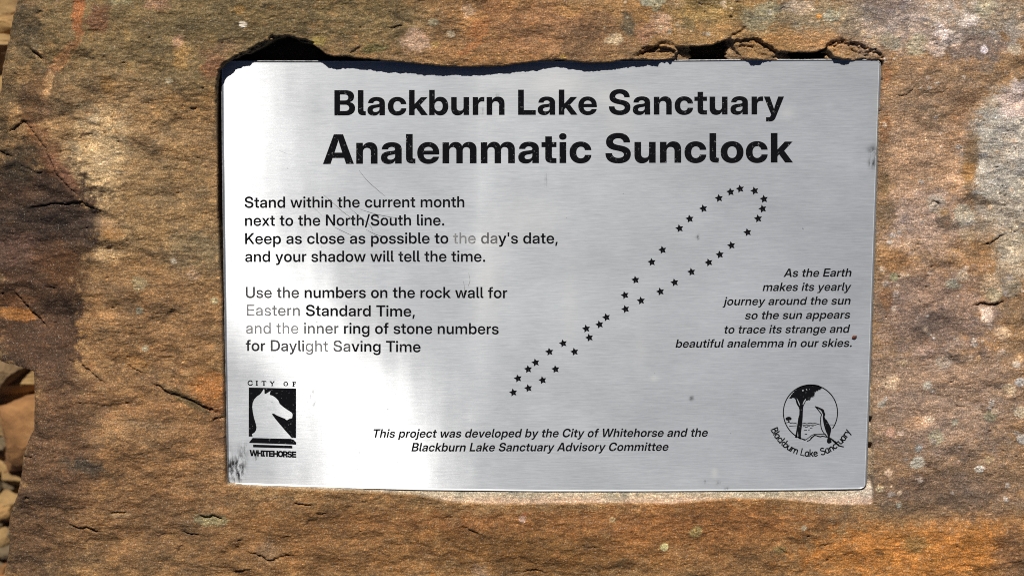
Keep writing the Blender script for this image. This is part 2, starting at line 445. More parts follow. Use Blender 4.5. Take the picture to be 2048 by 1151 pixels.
blob(170, 930, 45, 14, 10, (78, 72, 62), .7, .5, .8); blob(700, 1080, 240, 90, 0, (126, 86, 44), .8, .5, .9)
blob(1080, 1095, 240, 70, 0, (112, 74, 30), .85, .5, .9); blob(1420, 1060, 220, 70, 0, (136, 86, 36), .85, .5, .9)
blob(1500, 1130, 200, 60, 0, (120, 84, 46), .7, .5, .9); blob(1200, 1045, 500, 24, 0, (134, 86, 42), .6, .5, .9)
blob(1850, 1110, 230, 60, 0, (172, 108, 36), .9, .5, .8); blob(1960, 1070, 110, 50, 0, (168, 106, 36), .7, .6, .8); blob(2030, 1110, 40, 60, 0, (104, 78, 58), .7, .5, .8)
blob(1900, 950, 180, 90, 0, (122, 96, 68), .8, .5, .9); blob(1900, 990, 160, 40, 5, (104, 82, 62), .7, .5, .9); blob(1880, 800, 170, 120, 0, (154, 126, 100), .8, .5, .9)
blob(1870, 620, 120, 90, 0, (138, 112, 92), .8, .5, .9); blob(1900, 650, 90, 30, -5, (98, 80, 66), .8, .5, .9)
blob(1860, 300, 100, 170, 0, (174, 136, 98), .85, .5, .9); blob(1850, 440, 90, 60, 0, (172, 144, 120), .8, .5, .9); blob(1890, 200, 120, 70, 0, (136, 108, 76), .7, .5, .9)
blob(1800, 40, 160, 60, 0, (166, 146, 126), .85, .5, .9); blob(1945, 85, 75, 40, 0, (104, 92, 84), .8, .5, .7); blob(1760, 20, 50, 25, 0, (112, 96, 84), .7, .5, .8)
blob(1980, 30, 80, 40, 0, (150, 140, 118), .6, .6, .9); blob(2020, 300, 80, 130, 8, (172, 162, 142), .9, .4, .4); blob(1975, 270, 30, 60, 10, (162, 152, 130), .6, .6, .7)
blob(2010, 400, 60, 60, 0, (172, 160, 136), .85, .4, .5); blob(2035, 500, 40, 60, 0, (178, 162, 130), .8, .45, .5); blob(1990, 440, 60, 40, 0, (150, 134, 110), .6, .5, .7)
blob(2030, 205, 30, 30, 0, (196, 176, 156), .8, .5, .6); blob(1000, 30, 120, 50, 0, (158, 110, 62), .7, .6, .9); blob(960, 95, 120, 40, 0, (148, 104, 62), .7, .6, .9); blob(740, 40, 110, 60, 0, (112, 96, 62), .7, .5, .9)
blob(1110, 60, 120, 60, 0, (140, 98, 66), .7, .5, .9); blob(1210, 85, 90, 35, 0, (128, 96, 66), .7, .5, .8); blob(1420, 50, 80, 42, 0, (172, 124, 64), .85, .4, .7); blob(1420, 20, 90, 26, 0, (140, 118, 70), .6, .5, .8)
blob(1640, 80, 62, 24, 0, (184, 128, 72), .85, .45, .7); blob(1620, 30, 110, 30, 0, (134, 120, 96), .7, .5, .8)
# rust seams
blob(163, 25, 12, 60, 0, (156, 84, 32), .9, .6, .6); blob(205, 38, 22, 28, 0, (138, 84, 50), .8, .5, .6); blob(125, 125, 12, 50, 40, (170, 110, 56), .9, .5, .6); blob(100, 172, 10, 34, 20, (196, 142, 84), .9, .4, .5)
blob(95, 215, 16, 20, 0, (150, 104, 66), .7, .5, .6); blob(70, 200, 26, 60, 10, (92, 66, 42), .8, .5, .7); blob(60, 60, 34, 60, 0, (96, 80, 56), .8, .5, .8)
blob(20, 160, 18, 120, 8, (98, 80, 54), .7, .4, .8); blob(90, 290, 24, 60, -30, (122, 74, 36), .8, .6, .8); blob(125, 340, 15, 50, -40, (132, 82, 54), .8, .5, .7); blob(40, 320, 46, 40, 30, (62, 50, 36), .85, .4, .6)
blob(35, 626, 42, 14, 8, (168, 98, 26), .95, .4, .4); blob(30, 600, 40, 14, 0, (104, 68, 40), .8, .4, .6)
blob(225, 462, 24, 14, 20, (160, 108, 50), .8, .5, .6); blob(218, 506, 28, 16, 0, (186, 144, 92), .75, .6, .7); blob(212, 445, 20, 14, 0, (168, 124, 80), .6, .6, .7)
blob(418, 780, 34, 36, 20, (166, 96, 30), .85, .5, .7); blob(380, 802, 60, 10, 28, (66, 58, 34), .8, .5, .6); blob(430, 815, 22, 12, 20, (160, 94, 36), .8, .5, .6); blob(433, 870, 14, 50, 0, (128, 84, 48), .7, .5, .7)
blob(437, 925, 10, 34, 0, (170, 120, 70), .6, .5, .7); blob(270, 725, 30, 14, 20, (156, 104, 44), .6, .6, .8); blob(260, 860, 80, 30, 0, (150, 108, 64), .6, .6, .9)
blob(368, 110, 16, 30, 0, (168, 122, 58), .8, .6, .6); blob(361, 83, 12, 12, 0, (170, 126, 96), .8, .5, .6); blob(344, 160, 8, 7, 0, (206, 178, 130), .9, .3, .3); blob(430, 130, 18, 28, 30, (126, 72, 40), .8, .5, .7)
blob(222, 170, 16, 18, 0, (160, 108, 42), .7, .6, .6); blob(445, 100, 40, 16, -20, (142, 102, 66), .6, .6, .7); blob(320, 8, 26, 14, 0, (150, 104, 72), .8, .5, .6); blob(262, 70, 8, 14, 0, (196, 146, 72), .3, .5, .6)
blob(490, 49, 9, 8, 0, (214, 208, 190), .95, .3, .2); blob(640, 82, 14, 10, 0, (152, 128, 48), .8, .5, .5); blob(482, 18, 10, 10, 0, (170, 120, 48), .7, .5, .6); blob(191, 236, 15, 9, 0, (206, 182, 140), .8, .5, .5)
blob(205, 320, 18, 12, 0, (204, 180, 140), .75, .6, .6); blob(248, 3, 20, 7, 0, (150, 142, 104), .7, .5, .5)
blob(985, 14, 28, 22, 0, (134, 84, 42), .8, .6, .7); blob(957, 62, 18, 26, 30, (168, 100, 44), .85, .6, .6); blob(940, 96, 26, 8, -35, (180, 104, 44), .8, .5, .5); blob(1140, 18, 26, 16, 0, (170, 118, 54), .6, .6, .7)
blob(832, 82, 26, 24, 20, (178, 150, 126), .85, .5, .5); blob(902, 68, 8, 7, 0, (200, 180, 144), .9, .4, .4); blob(867, 45, 11, 8, 0, (142, 136, 108), .85, .4, .3); blob(937, 20, 12, 14, 0, (176, 150, 122), .7, .6, .6)
blob(1126, 114, 7, 5, 0, (190, 142, 54), .9, .3, .3); blob(870, 88, 8, 6, 0, (170, 130, 50), .6, .5, .4); blob(752, 98, 26, 9, -8, (96, 90, 48), .7, .5, .5)
blob(1305, 3, 24, 12, 0, (150, 150, 126), .9, .4, .3); blob(1228, 78, 19, 12, -10, (176, 160, 130), .9, .45, .35); blob(1256, 49, 14, 26, -10, (92, 84, 68), .8, .5, .5)
blob(1322, 48, 22, 26, -20, (186, 152, 122), .85, .5, .5); blob(1290, 66, 20, 18, 0, (168, 128, 98), .7, .5, .6); blob(1180, 60, 34, 20, 0, (104, 76, 52), .6, .5, .7); blob(1350, 8, 16, 8, 0, (176, 140, 96), .7, .5, .5)
blob(1362, 56, 10, 20, 0, (196, 148, 96), .6, .5, .5); blob(1376, 48, 16, 14, 0, (124, 108, 74), .7, .5, .6)
blob(1520, 38, 34, 26, 0, (150, 142, 110), .85, .5, .5); blob(1545, 15, 26, 12, 0, (140, 136, 108), .8, .5, .5); blob(1600, 14, 34, 14, 0, (190, 170, 146), .7, .6, .6); blob(1664, 32, 15, 12, 0, (156, 158, 140), .9, .4, .4)
blob(1638, 33, 6, 5, 0, (216, 136, 40), .95, .2, .2); blob(1700, 60, 26, 24, 20, (112, 96, 76), .6, .5, .7); blob(1779, 83, 22, 18, 10, (162, 152, 118), .85, .5, .4); blob(1750, 82, 14, 12, 0, (204, 166, 116), .7, .5, .5)
blob(1835, 90, 26, 24, 0, (158, 150, 116), .85, .5, .4); blob(1883, 64, 14, 26, -20, (212, 196, 174), .9, .55, .4); blob(1872, 98, 22, 14, 20, (206, 186, 160), .85, .55, .4); blob(1915, 82, 12, 14, 0, (196, 180, 158), .7, .5, .5)
blob(1970, 100, 7, 8, 0, (220, 208, 194), .9, .5, .3); blob(1940, 42, 22, 14, 0, (196, 184, 164), .8, .55, .5); blob(1870, 28, 20, 16, 0, (176, 160, 128), .6, .5, .6); blob(1972, 18, 20, 18, 0, (164, 158, 122), .7, .5, .5)
blob(2030, 60, 22, 24, 0, (160, 154, 134), .7, .5, .6); blob(2032, 100, 14, 12, 0, (172, 160, 128), .8, .5, .5); blob(1975, 135, 14, 12, 0, (150, 136, 106), .7, .5, .6); blob(1965, 135, 30, 10, 0, (112, 90, 70), .6, .5, .7)
blob(2036, 180, 14, 20, 0, (206, 188, 166), .8, .6, .5); blob(1775, 148, 10, 18, 0, (160, 100, 44), .85, .4, .4); blob(1772, 260, 11, 36, 6, (146, 94, 46), .85, .4, .4); blob(1763, 195, 7, 50, 0, (140, 96, 56), .6, .4, .5)
blob(1768, 368, 15, 26, 0, (106, 84, 50), .8, .4, .4); blob(1772, 430, 22, 34, 0, (116, 90, 56), .8, .5, .5); blob(1762, 330, 8, 60, 0, (130, 92, 52), .6, .5, .5)
blob(1945, 320, 15, 60, 5, (122, 88, 42), .85, .5, .6); blob(1925, 190, 50, 16, 20, (144, 102, 58), .6, .6, .8); blob(1920, 240, 20, 40, 10, (146, 100, 56), .6, .6, .8); blob(1940, 345, 14, 20, 0, (172, 116, 42), .7, .5, .6)
blob(1960, 400, 30, 8, 25, (110, 80, 42), .6, .5, .6); blob(1900, 447, 28, 18, 15, (98, 80, 60), .8, .4, .4)
blob(1872, 409, 22, 19, 0, (176, 162, 134), .9, .5, .35); blob(1930, 430, 24, 19, 20, (172, 164, 134), .9, .45, .35); blob(1893, 424, 9, 7, 0, (166, 122, 58), .8, .4, .4); blob(1937, 472, 18, 12, 0, (192, 158, 106), .7, .6, .6)
blob(1905, 478, 20, 14, 0, (176, 132, 88), .6, .6, .6); blob(1792, 525, 30, 20, 0, (146, 96, 40), .8, .5, .6); blob(1928, 553, 12, 13, 0, (180, 160, 124), .9, .4, .35); blob(1909, 570, 17, 10, 10, (150, 146, 118), .9, .4, .35)
blob(1790, 556, 9, 8, 0, (134, 130, 92), .9, .4, .3); blob(1794, 588, 7, 8, 0, (176, 156, 132), .9, .4, .3); blob(1775, 600, 13, 26, 0, (146, 92, 40), .7, .5, .5); blob(1985, 575, 22, 30, 0, (186, 146, 96), .9, .3, .25)
blob(1990, 590, 18, 12, 0, (176, 164, 116), .6, .4, .4); blob(1974, 630, 13, 18, -20, (200, 180, 152), .9, .45, .3); blob(2025, 570, 24, 26, 0, (132, 120, 96), .8, .5, .5); blob(2020, 545, 26, 18, 0, (164, 146, 112), .7, .5, .5)
blob(2006, 665, 16, 13, 10, (188, 160, 118), .9, .5, .35); blob(1888, 725, 16, 12, 10, (176, 160, 130), .85, .5, .4); blob(1957, 717, 6, 6, 0, (196, 146, 84), .9, .3, .3); blob(1809, 727, 9, 7, 0, (200, 160, 104), .9, .4, .3)
blob(2032, 729, 8, 7, 0, (184, 172, 144), .9, .4, .3); blob(1850, 705, 20, 12, 0, (168, 140, 116), .6, .5, .6)
for (x, y, r, c) in [(1784, 767, 17, (190, 164, 124)), (1857, 772, 10, (178, 172, 146)), (2019, 777, 13, (204, 170, 118)), (1765, 810, 9, (150, 144, 124)), (1873, 876, 17, (158, 150, 116)), (1838, 928, 14, (178, 174, 148)),
                     (1963, 940, 10, (186, 180, 156)), (1779, 949, 9, (190, 162, 124)), (1782, 867, 12, (180, 146, 118)), (1803, 869, 7, (200, 176, 148)), (1981, 833, 13, (138, 126, 94)), (2043, 826, 13, (184, 170, 134)),
                     (2045, 881, 11, (178, 172, 150)), (2040, 763, 10, (170, 168, 154)), (1762, 979, 8, (160, 146, 108)), (1800, 1012, 8, (150, 146, 122)), (1838, 900, 7, (138, 138, 120)), (1981, 921, 9, (158, 128, 80)),
                     (1912, 846, 9, (140, 130, 104)), (1329, 1093, 9, (190, 172, 104)), (1225, 1040, 7, (178, 140, 86)), (1049, 1029, 5, (170, 88, 34)), (865, 1148, 6, (178, 110, 36)), (1395, 1060, 10, (150, 120, 62)),
                     (1392, 1066, 12, (146, 118, 60)), (1608, 1057, 6, (160, 146, 118)), (290, 697, 7, (152, 144, 120)), (280, 620, 8, (150, 142, 116)), (348, 521, 7, (190, 176, 150)), (388, 550, 14, (160, 132, 100)), (1045, 1040, 7, (164, 134, 116)),
                     (430, 600, 9, (150, 140, 106)), (282, 566, 16, (152, 134, 96)), (1310, 18, 8, (150, 142, 112)), (545, 838, 4, (176, 110, 50))]:
    blob(x, y, r, r * .85, random.Random(x).uniform(-40, 40), c, 1.0, .45, .28)
blob(1838, 846, 36, 13, 0, (198, 146, 96), .85, .5, .5); blob(1860, 840, 12, 7, 0, (206, 174, 134), .8, .5, .4); blob(420, 1040, 36, 12, 5, (142, 136, 98), .8, .5, .5); blob(240, 1030, 18, 5, -5, (168, 140, 100), .7, .5, .5)
blob(960, 1150, 16, 22, -30, (150, 118, 88), .7, .6, .6); blob(1560, 1100, 14, 8, 0, (110, 96, 58), .7, .5, .5); blob(1835, 1090, 26, 16, 0, (120, 100, 56), .6, .5, .7); blob(535, 1108, 24, 20, 0, (142, 104, 66), .7, .5, .6)

_r = random.Random(4)
for _ in range(150):
    x = _r.uniform(1765, 2048) if _ % 3 else _r.uniform(1200, 2048); y = _r.uniform(0, 1020) if _ % 3 else _r.uniform(0, 80)
    q = _r.uniform(2.2, 6.5)
    blob(x, y, q, q * _r.uniform(.7, 1), _r.uniform(-50, 50), _r.choice([(188, 168, 138), (176, 156, 126), (168, 160, 140), (196, 172, 134), (150, 140, 122)]), .85, .6, .4)
def axis(a, b, lo, hi, fine):
    """fine steps between a and b, growing steps out to lo and hi"""
    mid = list(np.arange(a, b + fine, fine)); s = fine; l = []; x = a
    while x > lo:
        s *= 1.12; x -= s; l.append(x)
    r = []; s = fine; x = mid[-1]
    while x < hi:
        s *= 1.12; x += s; r.append(x)
    return np.array(l[::-1] + mid + r)

SAT, GAIN, GRIT = 0.90, 1.0, 0.12
def make_boulder():
    gx = axis(-70, 2070, -80, 2480, 1.8)
    gy = axis(-22, 1170, -310, 1485, 1.8)
    X, Y = np.meshgrid(gx, gy)
    nx, ny = len(gx), len(gy)
    W = Y.shape
    d_out = sdf(X, Y, OUT) + 1.6 * noise(X / 9, Y / 9, 3) * sstep(40, 0, np.abs(X - 20))
    # ---- height in mm above the plate
    wx = X + 14 * fbm(X / 60, Y / 60, 3, 11); wy = Y + 10 * fbm(X / 60, Y / 60, 3, 12)
    u = np.clip(X / 2048, 0, 1); v = np.clip(Y / 1151, 0, 1)
    H = np.interp(X, [0, 440, 650, 800, 1000, 1300, 1500, 1750, 1900, 2100], [10, 13.5, 11.0, 7.2, 5.2, 4.6, 4.2, 3.4, 3, 3.5])
    low = np.interp(X, [0, 440, 800, 1300, 1760, 2048], [5, 4, 3.0, 3.0, 1.6, 1.5])
    H = H + (low - H) * sstep(150, 900, Y)
    side = np.interp(X, [0, 300, 440, 1600, 1740, 2048], [6, 5.8, 5.4, 1.6, 0.9, 1.4])
    mid = sstep(150, 330, Y) * sstep(1000, 900, Y)
    H = H + (np.minimum(H, side + 0.6) - H) * mid * 0.85
    H += 5.0 * fbm(X / 420, Y / 300, 3, 21) * sstep(0, 130, np.maximum(np.maximum(430 - X, X - 1775), np.maximum(60 - Y, Y - 1020)))
    # rounded shoulder to the left with facets that turn away from the light
    Hs = H.copy()
    H -= 22 * sstep(215, -60, X + 20 * noise(Y / 120, X / 160, 8)) ** 1.6
    dark = sdf(wx, wy, [(-90, 330), (30, 330), (100, 372), (168, 402), (208, 422), (200, 452), (172, 492), (176, 532), (150, 556), (126, 572), (152, 630), (150, 690), (156, 716), (120, 760), (60, 745), (-90, 760)])
    H -= np.clip(-dark, 0, 60) * 0.06 + 1.3 * sstep(4, -12, dark)
    H -= 0.034 * np.clip(Y - 395, 0, 230) * sstep(230, 110, X) * sstep(760, 600, Y) * 1.4
    H -= 2.2 * sstep(0, 60, Y - 250 - 0.9 * (X - 50)) * sstep(130, 60, X) * sstep(460, 380, Y)
    SH = H - Hs
    # flaked bedding: small terraces, stretched along x
    t = fbm(wx / 150, wy / 62, 5, 31, 0.55) * 9
    fr = t - np.floor(t)
    terr = (np.floor(t) + sstep(0.0, 0.45, fr)) / 9
    flaky = np.clip(0.35 + 0.9 * sstep(1500, 900, X) + 0.6 * sstep(1000, 1060, Y), 0, 1)
    H += (flaky * 2.2 - 0.15) * terr
    t = fbm(wx / 44, wy / 17, 4, 37, 0.6) * 5
    fr = t - np.floor(t)
    H += (0.35 + 0.65 * flaky) * 0.45 * (np.floor(t) + sstep(0.0, 0.5, fr)) / 5 * 1.6
    H += 0.26 * fbm(X / 26, Y / 17, 3, 41) + 0.17 * fbm(X / 9, Y / 6, 2, 45, .7) * (0.7 + 0.6 * flaky)
    outm = sstep(0, 90, np.maximum(np.maximum(430 - X, X - 1775), np.maximum(70 - Y, Y - 1020)))
    H += outm * 3.4 * (fbm(wx / 120, wy / 85, 3, 47) + 0.5 * np.abs(noise(wx / 90, wy / 60, 49)))
    ii, jj = np.meshgrid(np.arange(nx), np.arange(ny))
    rnd1 = hash2(ii, jj, 9) / 4294967296.0; rnd2 = hash2(ii, jj, 10) / 4294967296.0
    H += 0.13 * noise(X / 5.2, Y / 4.0, 51) + GRIT * (rnd1 - 0.5)
    # pits
    pit = noise(X / 13, Y / 10, 61) - 0.1 * noise(X / 90, Y / 90, 62)
    H -= 1.1 * sstep(0.74, 0.92, pit)
    # cracks
    for pts, dep, w, lip in CRACKS:
        xs = [p[0] for p in pts]; ys = [p[1] for p in pts]
        i0, i1 = np.searchsorted(gx, [min(xs) - 45, max(xs) + 45]); j0, j1 = np.searchsorted(gy, [min(ys) - 45, max(ys) + 45])
        if i1 <= i0 or j1 <= j0: continue
        sx, sy = X[j0:j1, i0:i1], Y[j0:j1, i0:i1]
        d, tt, sd = pdist(sx + 2.0 * noise(sx / 7, sy / 7, 71), sy + 2.0 * noise(sx / 6, sy / 6, 72), pts)
        ends = np.clip(np.sin(np.clip(tt, 0.02, 0.98) * math.pi) * 2.2, 0.12, 1)
        g = np.exp(-(d / (w * (0.5 + 0.5 * ends))) ** 2)
        up = np.where(sd > 0, 1.0, 0.0)
        H[j0:j1, i0:i1] += -dep * 0.75 * ends * g * np.where(sd > 0, 0.6, 1.0) + lip * ends * up * np.exp(-d / 13.0) * (1 - g * 0.4) - lip * 0.35 * ends * (1 - up) * np.exp(-d / 18.0)
    # ---- the recess
    jag = 1.4 * noise(X / 11, Y / 11, 81) + 0.8 * noise(X / 4, Y / 4, 82)
    d = sdf(X + jag * sstep(300, 120, Y), Y + jag * sstep(300, 120, Y) * 0.8 + 0.5 * jag * sstep(900, 960, Y), REC)
    top = sstep(170, 130, Y)
    # chips broken off the lip: lit ledges a little below the face
    chip = np.zeros(W)
    for (cx, cy, rx, ry, an, dp) in [(520, 104, 50, 16, -28, 4.2), (585, 84, 48, 12, 8, 4.6), (1318, 106, 40, 14, 4, 3.2), (1490, 98, 44, 24, -10, 2.6), (1530, 104, 40, 17, 30, 3.0),
                                     (1705, 102, 46, 17, 12, 2.8), (1745, 112, 26, 11, 10, 2.4), (470, 122, 30, 9, -30, 3.0)]:
        ca, sa = math.cos(R(an)), math.sin(R(an))
        q = np.hypot(((X - cx) * ca + (Y - cy) * sa) / rx, (-(X - cx) * sa + (Y - cy) * ca) / ry) + 0.35 * fbm(X / 12, Y / 8, 3, 91)
        chip = np.maximum(chip, dp * sstep(1.05, 0.72, q))
    H -= chip * (d > -6)
    H += chip * (0.30 * fbm(X / 10, Y / 6, 3, 93) + 0.22 * np.abs(noise(X / 14 + Y / 9, Y / 8, 94)))
    # the wall: steep at the top and left, low bevel at the bottom, soft round at the right
    botm = sstep(940, 982, Y)
    wall = sstep(1.5, -4.5, d)
    floor = -6.5 + 0.3 * fbm(X / 20, Y / 20, 3, 95)
    # rough ledges standing inside the recess below the lip, right half
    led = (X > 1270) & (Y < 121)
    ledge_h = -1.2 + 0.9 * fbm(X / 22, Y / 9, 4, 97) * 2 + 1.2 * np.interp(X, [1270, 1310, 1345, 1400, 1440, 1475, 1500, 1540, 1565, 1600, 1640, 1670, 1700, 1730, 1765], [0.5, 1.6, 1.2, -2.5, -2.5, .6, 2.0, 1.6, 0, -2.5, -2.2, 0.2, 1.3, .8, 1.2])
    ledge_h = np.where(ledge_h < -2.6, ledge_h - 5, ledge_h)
    floor = np.where(led, np.minimum(ledge_h, H), floor)
    lip_soft = H
    Hr = lip_soft + (floor - lip_soft) * wall
    # bottom bevel of smoothed mortar
    bev_t = np.clip((Y - 974) / 34.0, 0, 1.2)
    bev = -2.2 + 3.0 * bev_t ** 0.8 + 1000 * warp(X, Y) * sstep(1010, 975, Y) + 0.10 * fbm(X / 8, Y / 5, 3, 99)
    inside = sstep(2.0, -2.5, d)
    Hb = H + (np.minimum(bev, H - 0.1) - H) * inside
    H = np.where(Y > 955, Hr + (Hb - Hr) * botm, Hr)
    # right wall low and close to the plate, with two notches
    nearr = sstep(1715, 1738, X) * sstep(135, 170, Y) * sstep(975, 950, Y)
    rb = -0.8 + 0.15 * noise(X / 5, Y / 14, 101)
    rb = rb - 5.0 * (np.exp(-((Y - 846) / 8.0) ** 4) + np.exp(-((Y - 898) / 8.0) ** 4)) * sstep(780, 800, Y)
    rb = np.where(Y < 780, rb - 1.6, rb)
    H = np.where((d < 0) & (X > 1700) & (Y < 975) & (Y > 135), H + (H * 0 + rb + (np.clip(d + 5, 0, 5) * 0.25) - H) * nearr, H)
    # beyond the frame the boulder rounds over
    edge = np.clip(-d_out, 0, 260)
    off = np.maximum(np.maximum(-Y, Y - 1151), np.maximum(X - 2048, 0)) 
    H -= 38 * sstep(0, 420, off) ** 1.5 * 1.6
    H -= np.where(d_out > -14, (np.clip(14 + d_out, 0, 14) / 14.0) ** 2 * 2.2, 0)
    # ---- colour
    C = np.zeros(W + (3,)); C[:] = lin((142, 108, 68))
    n1 = fbm(X / 170, Y / 120, 4, 111); n2 = fbm(X / 70, Y / 46, 4, 113); n3 = fbm(X / 20, Y / 12, 4, 115)
    def mixc(w, c):
        nonlocal C
        C = C + (lin(c) - C) * w[..., None]
    mixc(0.75 * sstep(0.0, 0.5, n1), (156, 112, 62)); mixc(0.7 * sstep(0.0, -0.5, n1), (104, 84, 62))
    ex = fbm(X / 22, Y / 20, 4, 121); ey = fbm(X / 22, Y / 20, 4, 122)
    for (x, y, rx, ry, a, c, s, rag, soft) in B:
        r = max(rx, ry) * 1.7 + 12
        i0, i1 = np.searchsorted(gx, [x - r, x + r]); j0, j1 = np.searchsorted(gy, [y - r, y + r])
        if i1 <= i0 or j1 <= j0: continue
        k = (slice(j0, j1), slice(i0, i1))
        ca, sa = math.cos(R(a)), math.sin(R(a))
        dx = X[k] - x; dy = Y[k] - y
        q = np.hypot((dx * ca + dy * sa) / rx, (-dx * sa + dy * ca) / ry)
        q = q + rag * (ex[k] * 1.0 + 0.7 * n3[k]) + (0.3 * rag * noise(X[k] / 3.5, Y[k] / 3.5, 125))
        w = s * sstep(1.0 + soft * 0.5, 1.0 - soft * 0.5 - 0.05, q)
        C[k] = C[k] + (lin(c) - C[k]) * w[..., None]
        if soft < 0.45 and max(rx, ry) < 40 and sum(c) > 380:      # crusty lichen: slightly raised, with dark dots
            H[k] += 0.35 * w * (0.6 + noise(X[k] / 4, Y[k] / 4, 127))
            dots = sstep(0.55, 0.75, noise(X[k] / 4.6, Y[k] / 4.6, 128)) * w
            H[k] -= 0.5 * dots
            C[k] = C[k] * (1 - 0.75 * dots[..., None])
    # big pale crust on the right edge: dotted
    dots = sstep(0.58, 0.75, noise(X / 5, Y / 5, 129)) * sstep(1960, 2010, X) * sstep(620, 520, Y) * sstep(170, 230, Y)
    dots += sstep(0.6, 0.75, noise(X / 5, Y / 5, 130)) * sstep(1480, 1510, X) * sstep(1600, 1560, X) * sstep(70, 50, Y)
    H -= 0.6 * dots; C = C * (1 - 0.8 * np.clip(dots, 0, 1)[..., None])
    # stains that follow the texture
    tint = np.array([1.0, 1.0, 1.0]) + n2[..., None] * np.array([0.55, 0.46, 0.30]) + n3[..., None] * np.array([0.26, 0.26, 0.26])
    sp = sstep(0.28, 0.6, fbm(X / 12, Y / 9, 3, 133))[..., None]
    C = C * np.clip(tint, 0.3, 2)
    C = C + (lin((196, 172, 136)) - C) * sp * 0.30 * sstep(1500, 1800, X)[..., None]
    ru = sstep(0.25, 0.6, fbm(X / 40, Y / 22, 4, 137))[..., None]
    C = C + (lin((150, 100, 50)) - C) * ru * 0.18
    pu = sstep(0.22, 0.6, fbm(X / 55, Y / 30, 4, 139))[..., None]
    C = C + (lin((104, 80, 60)) - C) * pu * 0.3
    # sawn and mortared faces of the recess
    pale = inside * botm
    mort = lin((178, 162, 140)) * (1 + 0.22 * n3[..., None] + 0.15 * noise(X / 5, Y / 4, 141)[..., None])
    mort = mort + (lin((190, 150, 124)) - mort) * (sstep(990, 1006, Y + 5 * n3) * 0.7)[..., None]
    mort = mort + (lin((140, 140, 124)) - mort) * (0.4 * sstep(0.0, 0.5, n2) * sstep(1700, 1500, X))[..., None]
    C = C + (mort - C) * np.clip(pale, 0, 1)[..., None]
    rw = nearr * (d < 1)
    C = C + (lin((150, 128, 96)) - C) * (rw * 0.7)[..., None]
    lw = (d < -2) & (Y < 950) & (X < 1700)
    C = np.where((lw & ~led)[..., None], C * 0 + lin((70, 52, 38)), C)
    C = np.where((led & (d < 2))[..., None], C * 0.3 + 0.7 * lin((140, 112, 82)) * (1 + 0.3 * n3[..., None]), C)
    lum = (C * np.array([0.3, 0.5, 0.2])).sum(-1, keepdims=True)
    C = lum + (C - lum) * SAT
    C = C * np.array([0.99, 1.0, 0.95]) * GAIN
    rt = np.maximum(sstep(1640, 1800, X) * sstep(1080, 980, Y), 0)[..., None]
    C = C * (1 + rt * np.array([0.03, 0.05, 0.24]))
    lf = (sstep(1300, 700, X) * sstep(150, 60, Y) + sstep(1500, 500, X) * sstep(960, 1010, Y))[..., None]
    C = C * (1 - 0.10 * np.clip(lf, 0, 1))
    C = C * (1 + 0.4 * (rnd2 - 0.5) * (0.6 + 0.4 * sstep(1500, 1800, X)))[..., None]
    C = C * (1 + 0.9 * (rnd1 > 0.97))[..., None]
    C = np.where((led & (d < 0) & (ledge_h < -3))[..., None], lin((56, 43, 33)) + C * 0, C)  # deep recess floor coloured dark to stand in for shade under the lip
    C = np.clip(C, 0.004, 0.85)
    # ---- mesh
    keep = d_out < 2.4
    gyy, gxx = np.gradient(d_out, gy, gx)
    out = (d_out > 0) & keep
    Xm = np.where(out, X - d_out * gxx, X); Ym = np.where(out, Y - d_out * gyy, Y)
    # off frame steps are coarse: keep generously there
    PX, PY = place(Xm, Ym, FZ)
    Z = FACE_Z + H / 1000.0
    V = np.stack([PX, PY, Z], -1).reshape(-1, 3)
    thr = np.minimum(2.4, 99)
    step = np.maximum(np.gradient(gx)[None, :], np.gradient(gy)[:, None])
    keep = d_out < step * 1.3
    out = (d_out > 0) & keep
    Xm = np.where(out, X - d_out * gxx, X); Ym = np.where(out, Y - d_out * gyy, Y)
    PX, PY = place(Xm, Ym, FZ + SH / 1000.0); V = np.stack([PX, PY, Z], -1).reshape(-1, 3)
    idx = np.arange(nx * ny).reshape(ny, nx)
    q = keep[:-1, :-1] & keep[1:, :-1] & keep[:-1, 1:] & keep[1:, 1:]
    F = np.stack([idx[1:, :-1][q], idx[1:, 1:][q], idx[:-1, 1:][q], idx[:-1, :-1][q]], -1)
    # boundary edges -> sides of the boulder down into the ground
    e = np.concatenate([F[:, [0, 1]], F[:, [1, 2]], F[:, [2, 3]], F[:, [3, 0]]])
    key = np.minimum(e[:, 0], e[:, 1]) * (nx * ny) + np.maximum(e[:, 0], e[:, 1])
    _, first, cnt = np.unique(key, return_index=True, return_counts=True)
    be = e[first[cnt == 1]]
    bv = np.unique(be)
    cen = np.array([0.05, 0.0])
    Cc = C.reshape(-1, 3)
    rings = [V]; cols = [Cc]; remap_prev = {int(k): int(k) for k in bv}
    faces = [F]; base = len(V)
    lv = 14
    pb = V[bv]; cb = Cc[bv]
    prev = bv.copy(); pos_of = {int(k): i for i, k in enumerate(bv)}
    ea = np.array([pos_of[int(k)] for k in be[:, 0]]); eb = np.array([pos_of[int(k)] for k in be[:, 1]])
    for L in range(1, lv + 1):
        f = L / lv
        p = pb.copy()
        ang = np.arctan2(pb[:, 1] - cen[1], pb[:, 0] - cen[0])
        inn = 1.0 - 0.05 * f + 0.018 * noise(ang * 9, np.full(len(ang), f * 7.0), 151) * min(1, L / 2)
        p[:, :2] = cen + (pb[:, :2] - cen) * inn[:, None]
        p[:, 2] = pb[:, 2] * (1 - f) - 0.02 * f
        rings.append(p)
        cols.append(cb * 0 + lin((112, 82, 54)) * (1 + 0.4 * noise(ang * 14, np.full(len(ang), f * 11.0), 153))[:, None])
        cur = base + np.arange(len(bv))
        faces.append(np.stack([prev[ea], cur[ea], cur[eb], prev[eb]], -1))
        prev = cur; base += len(bv)
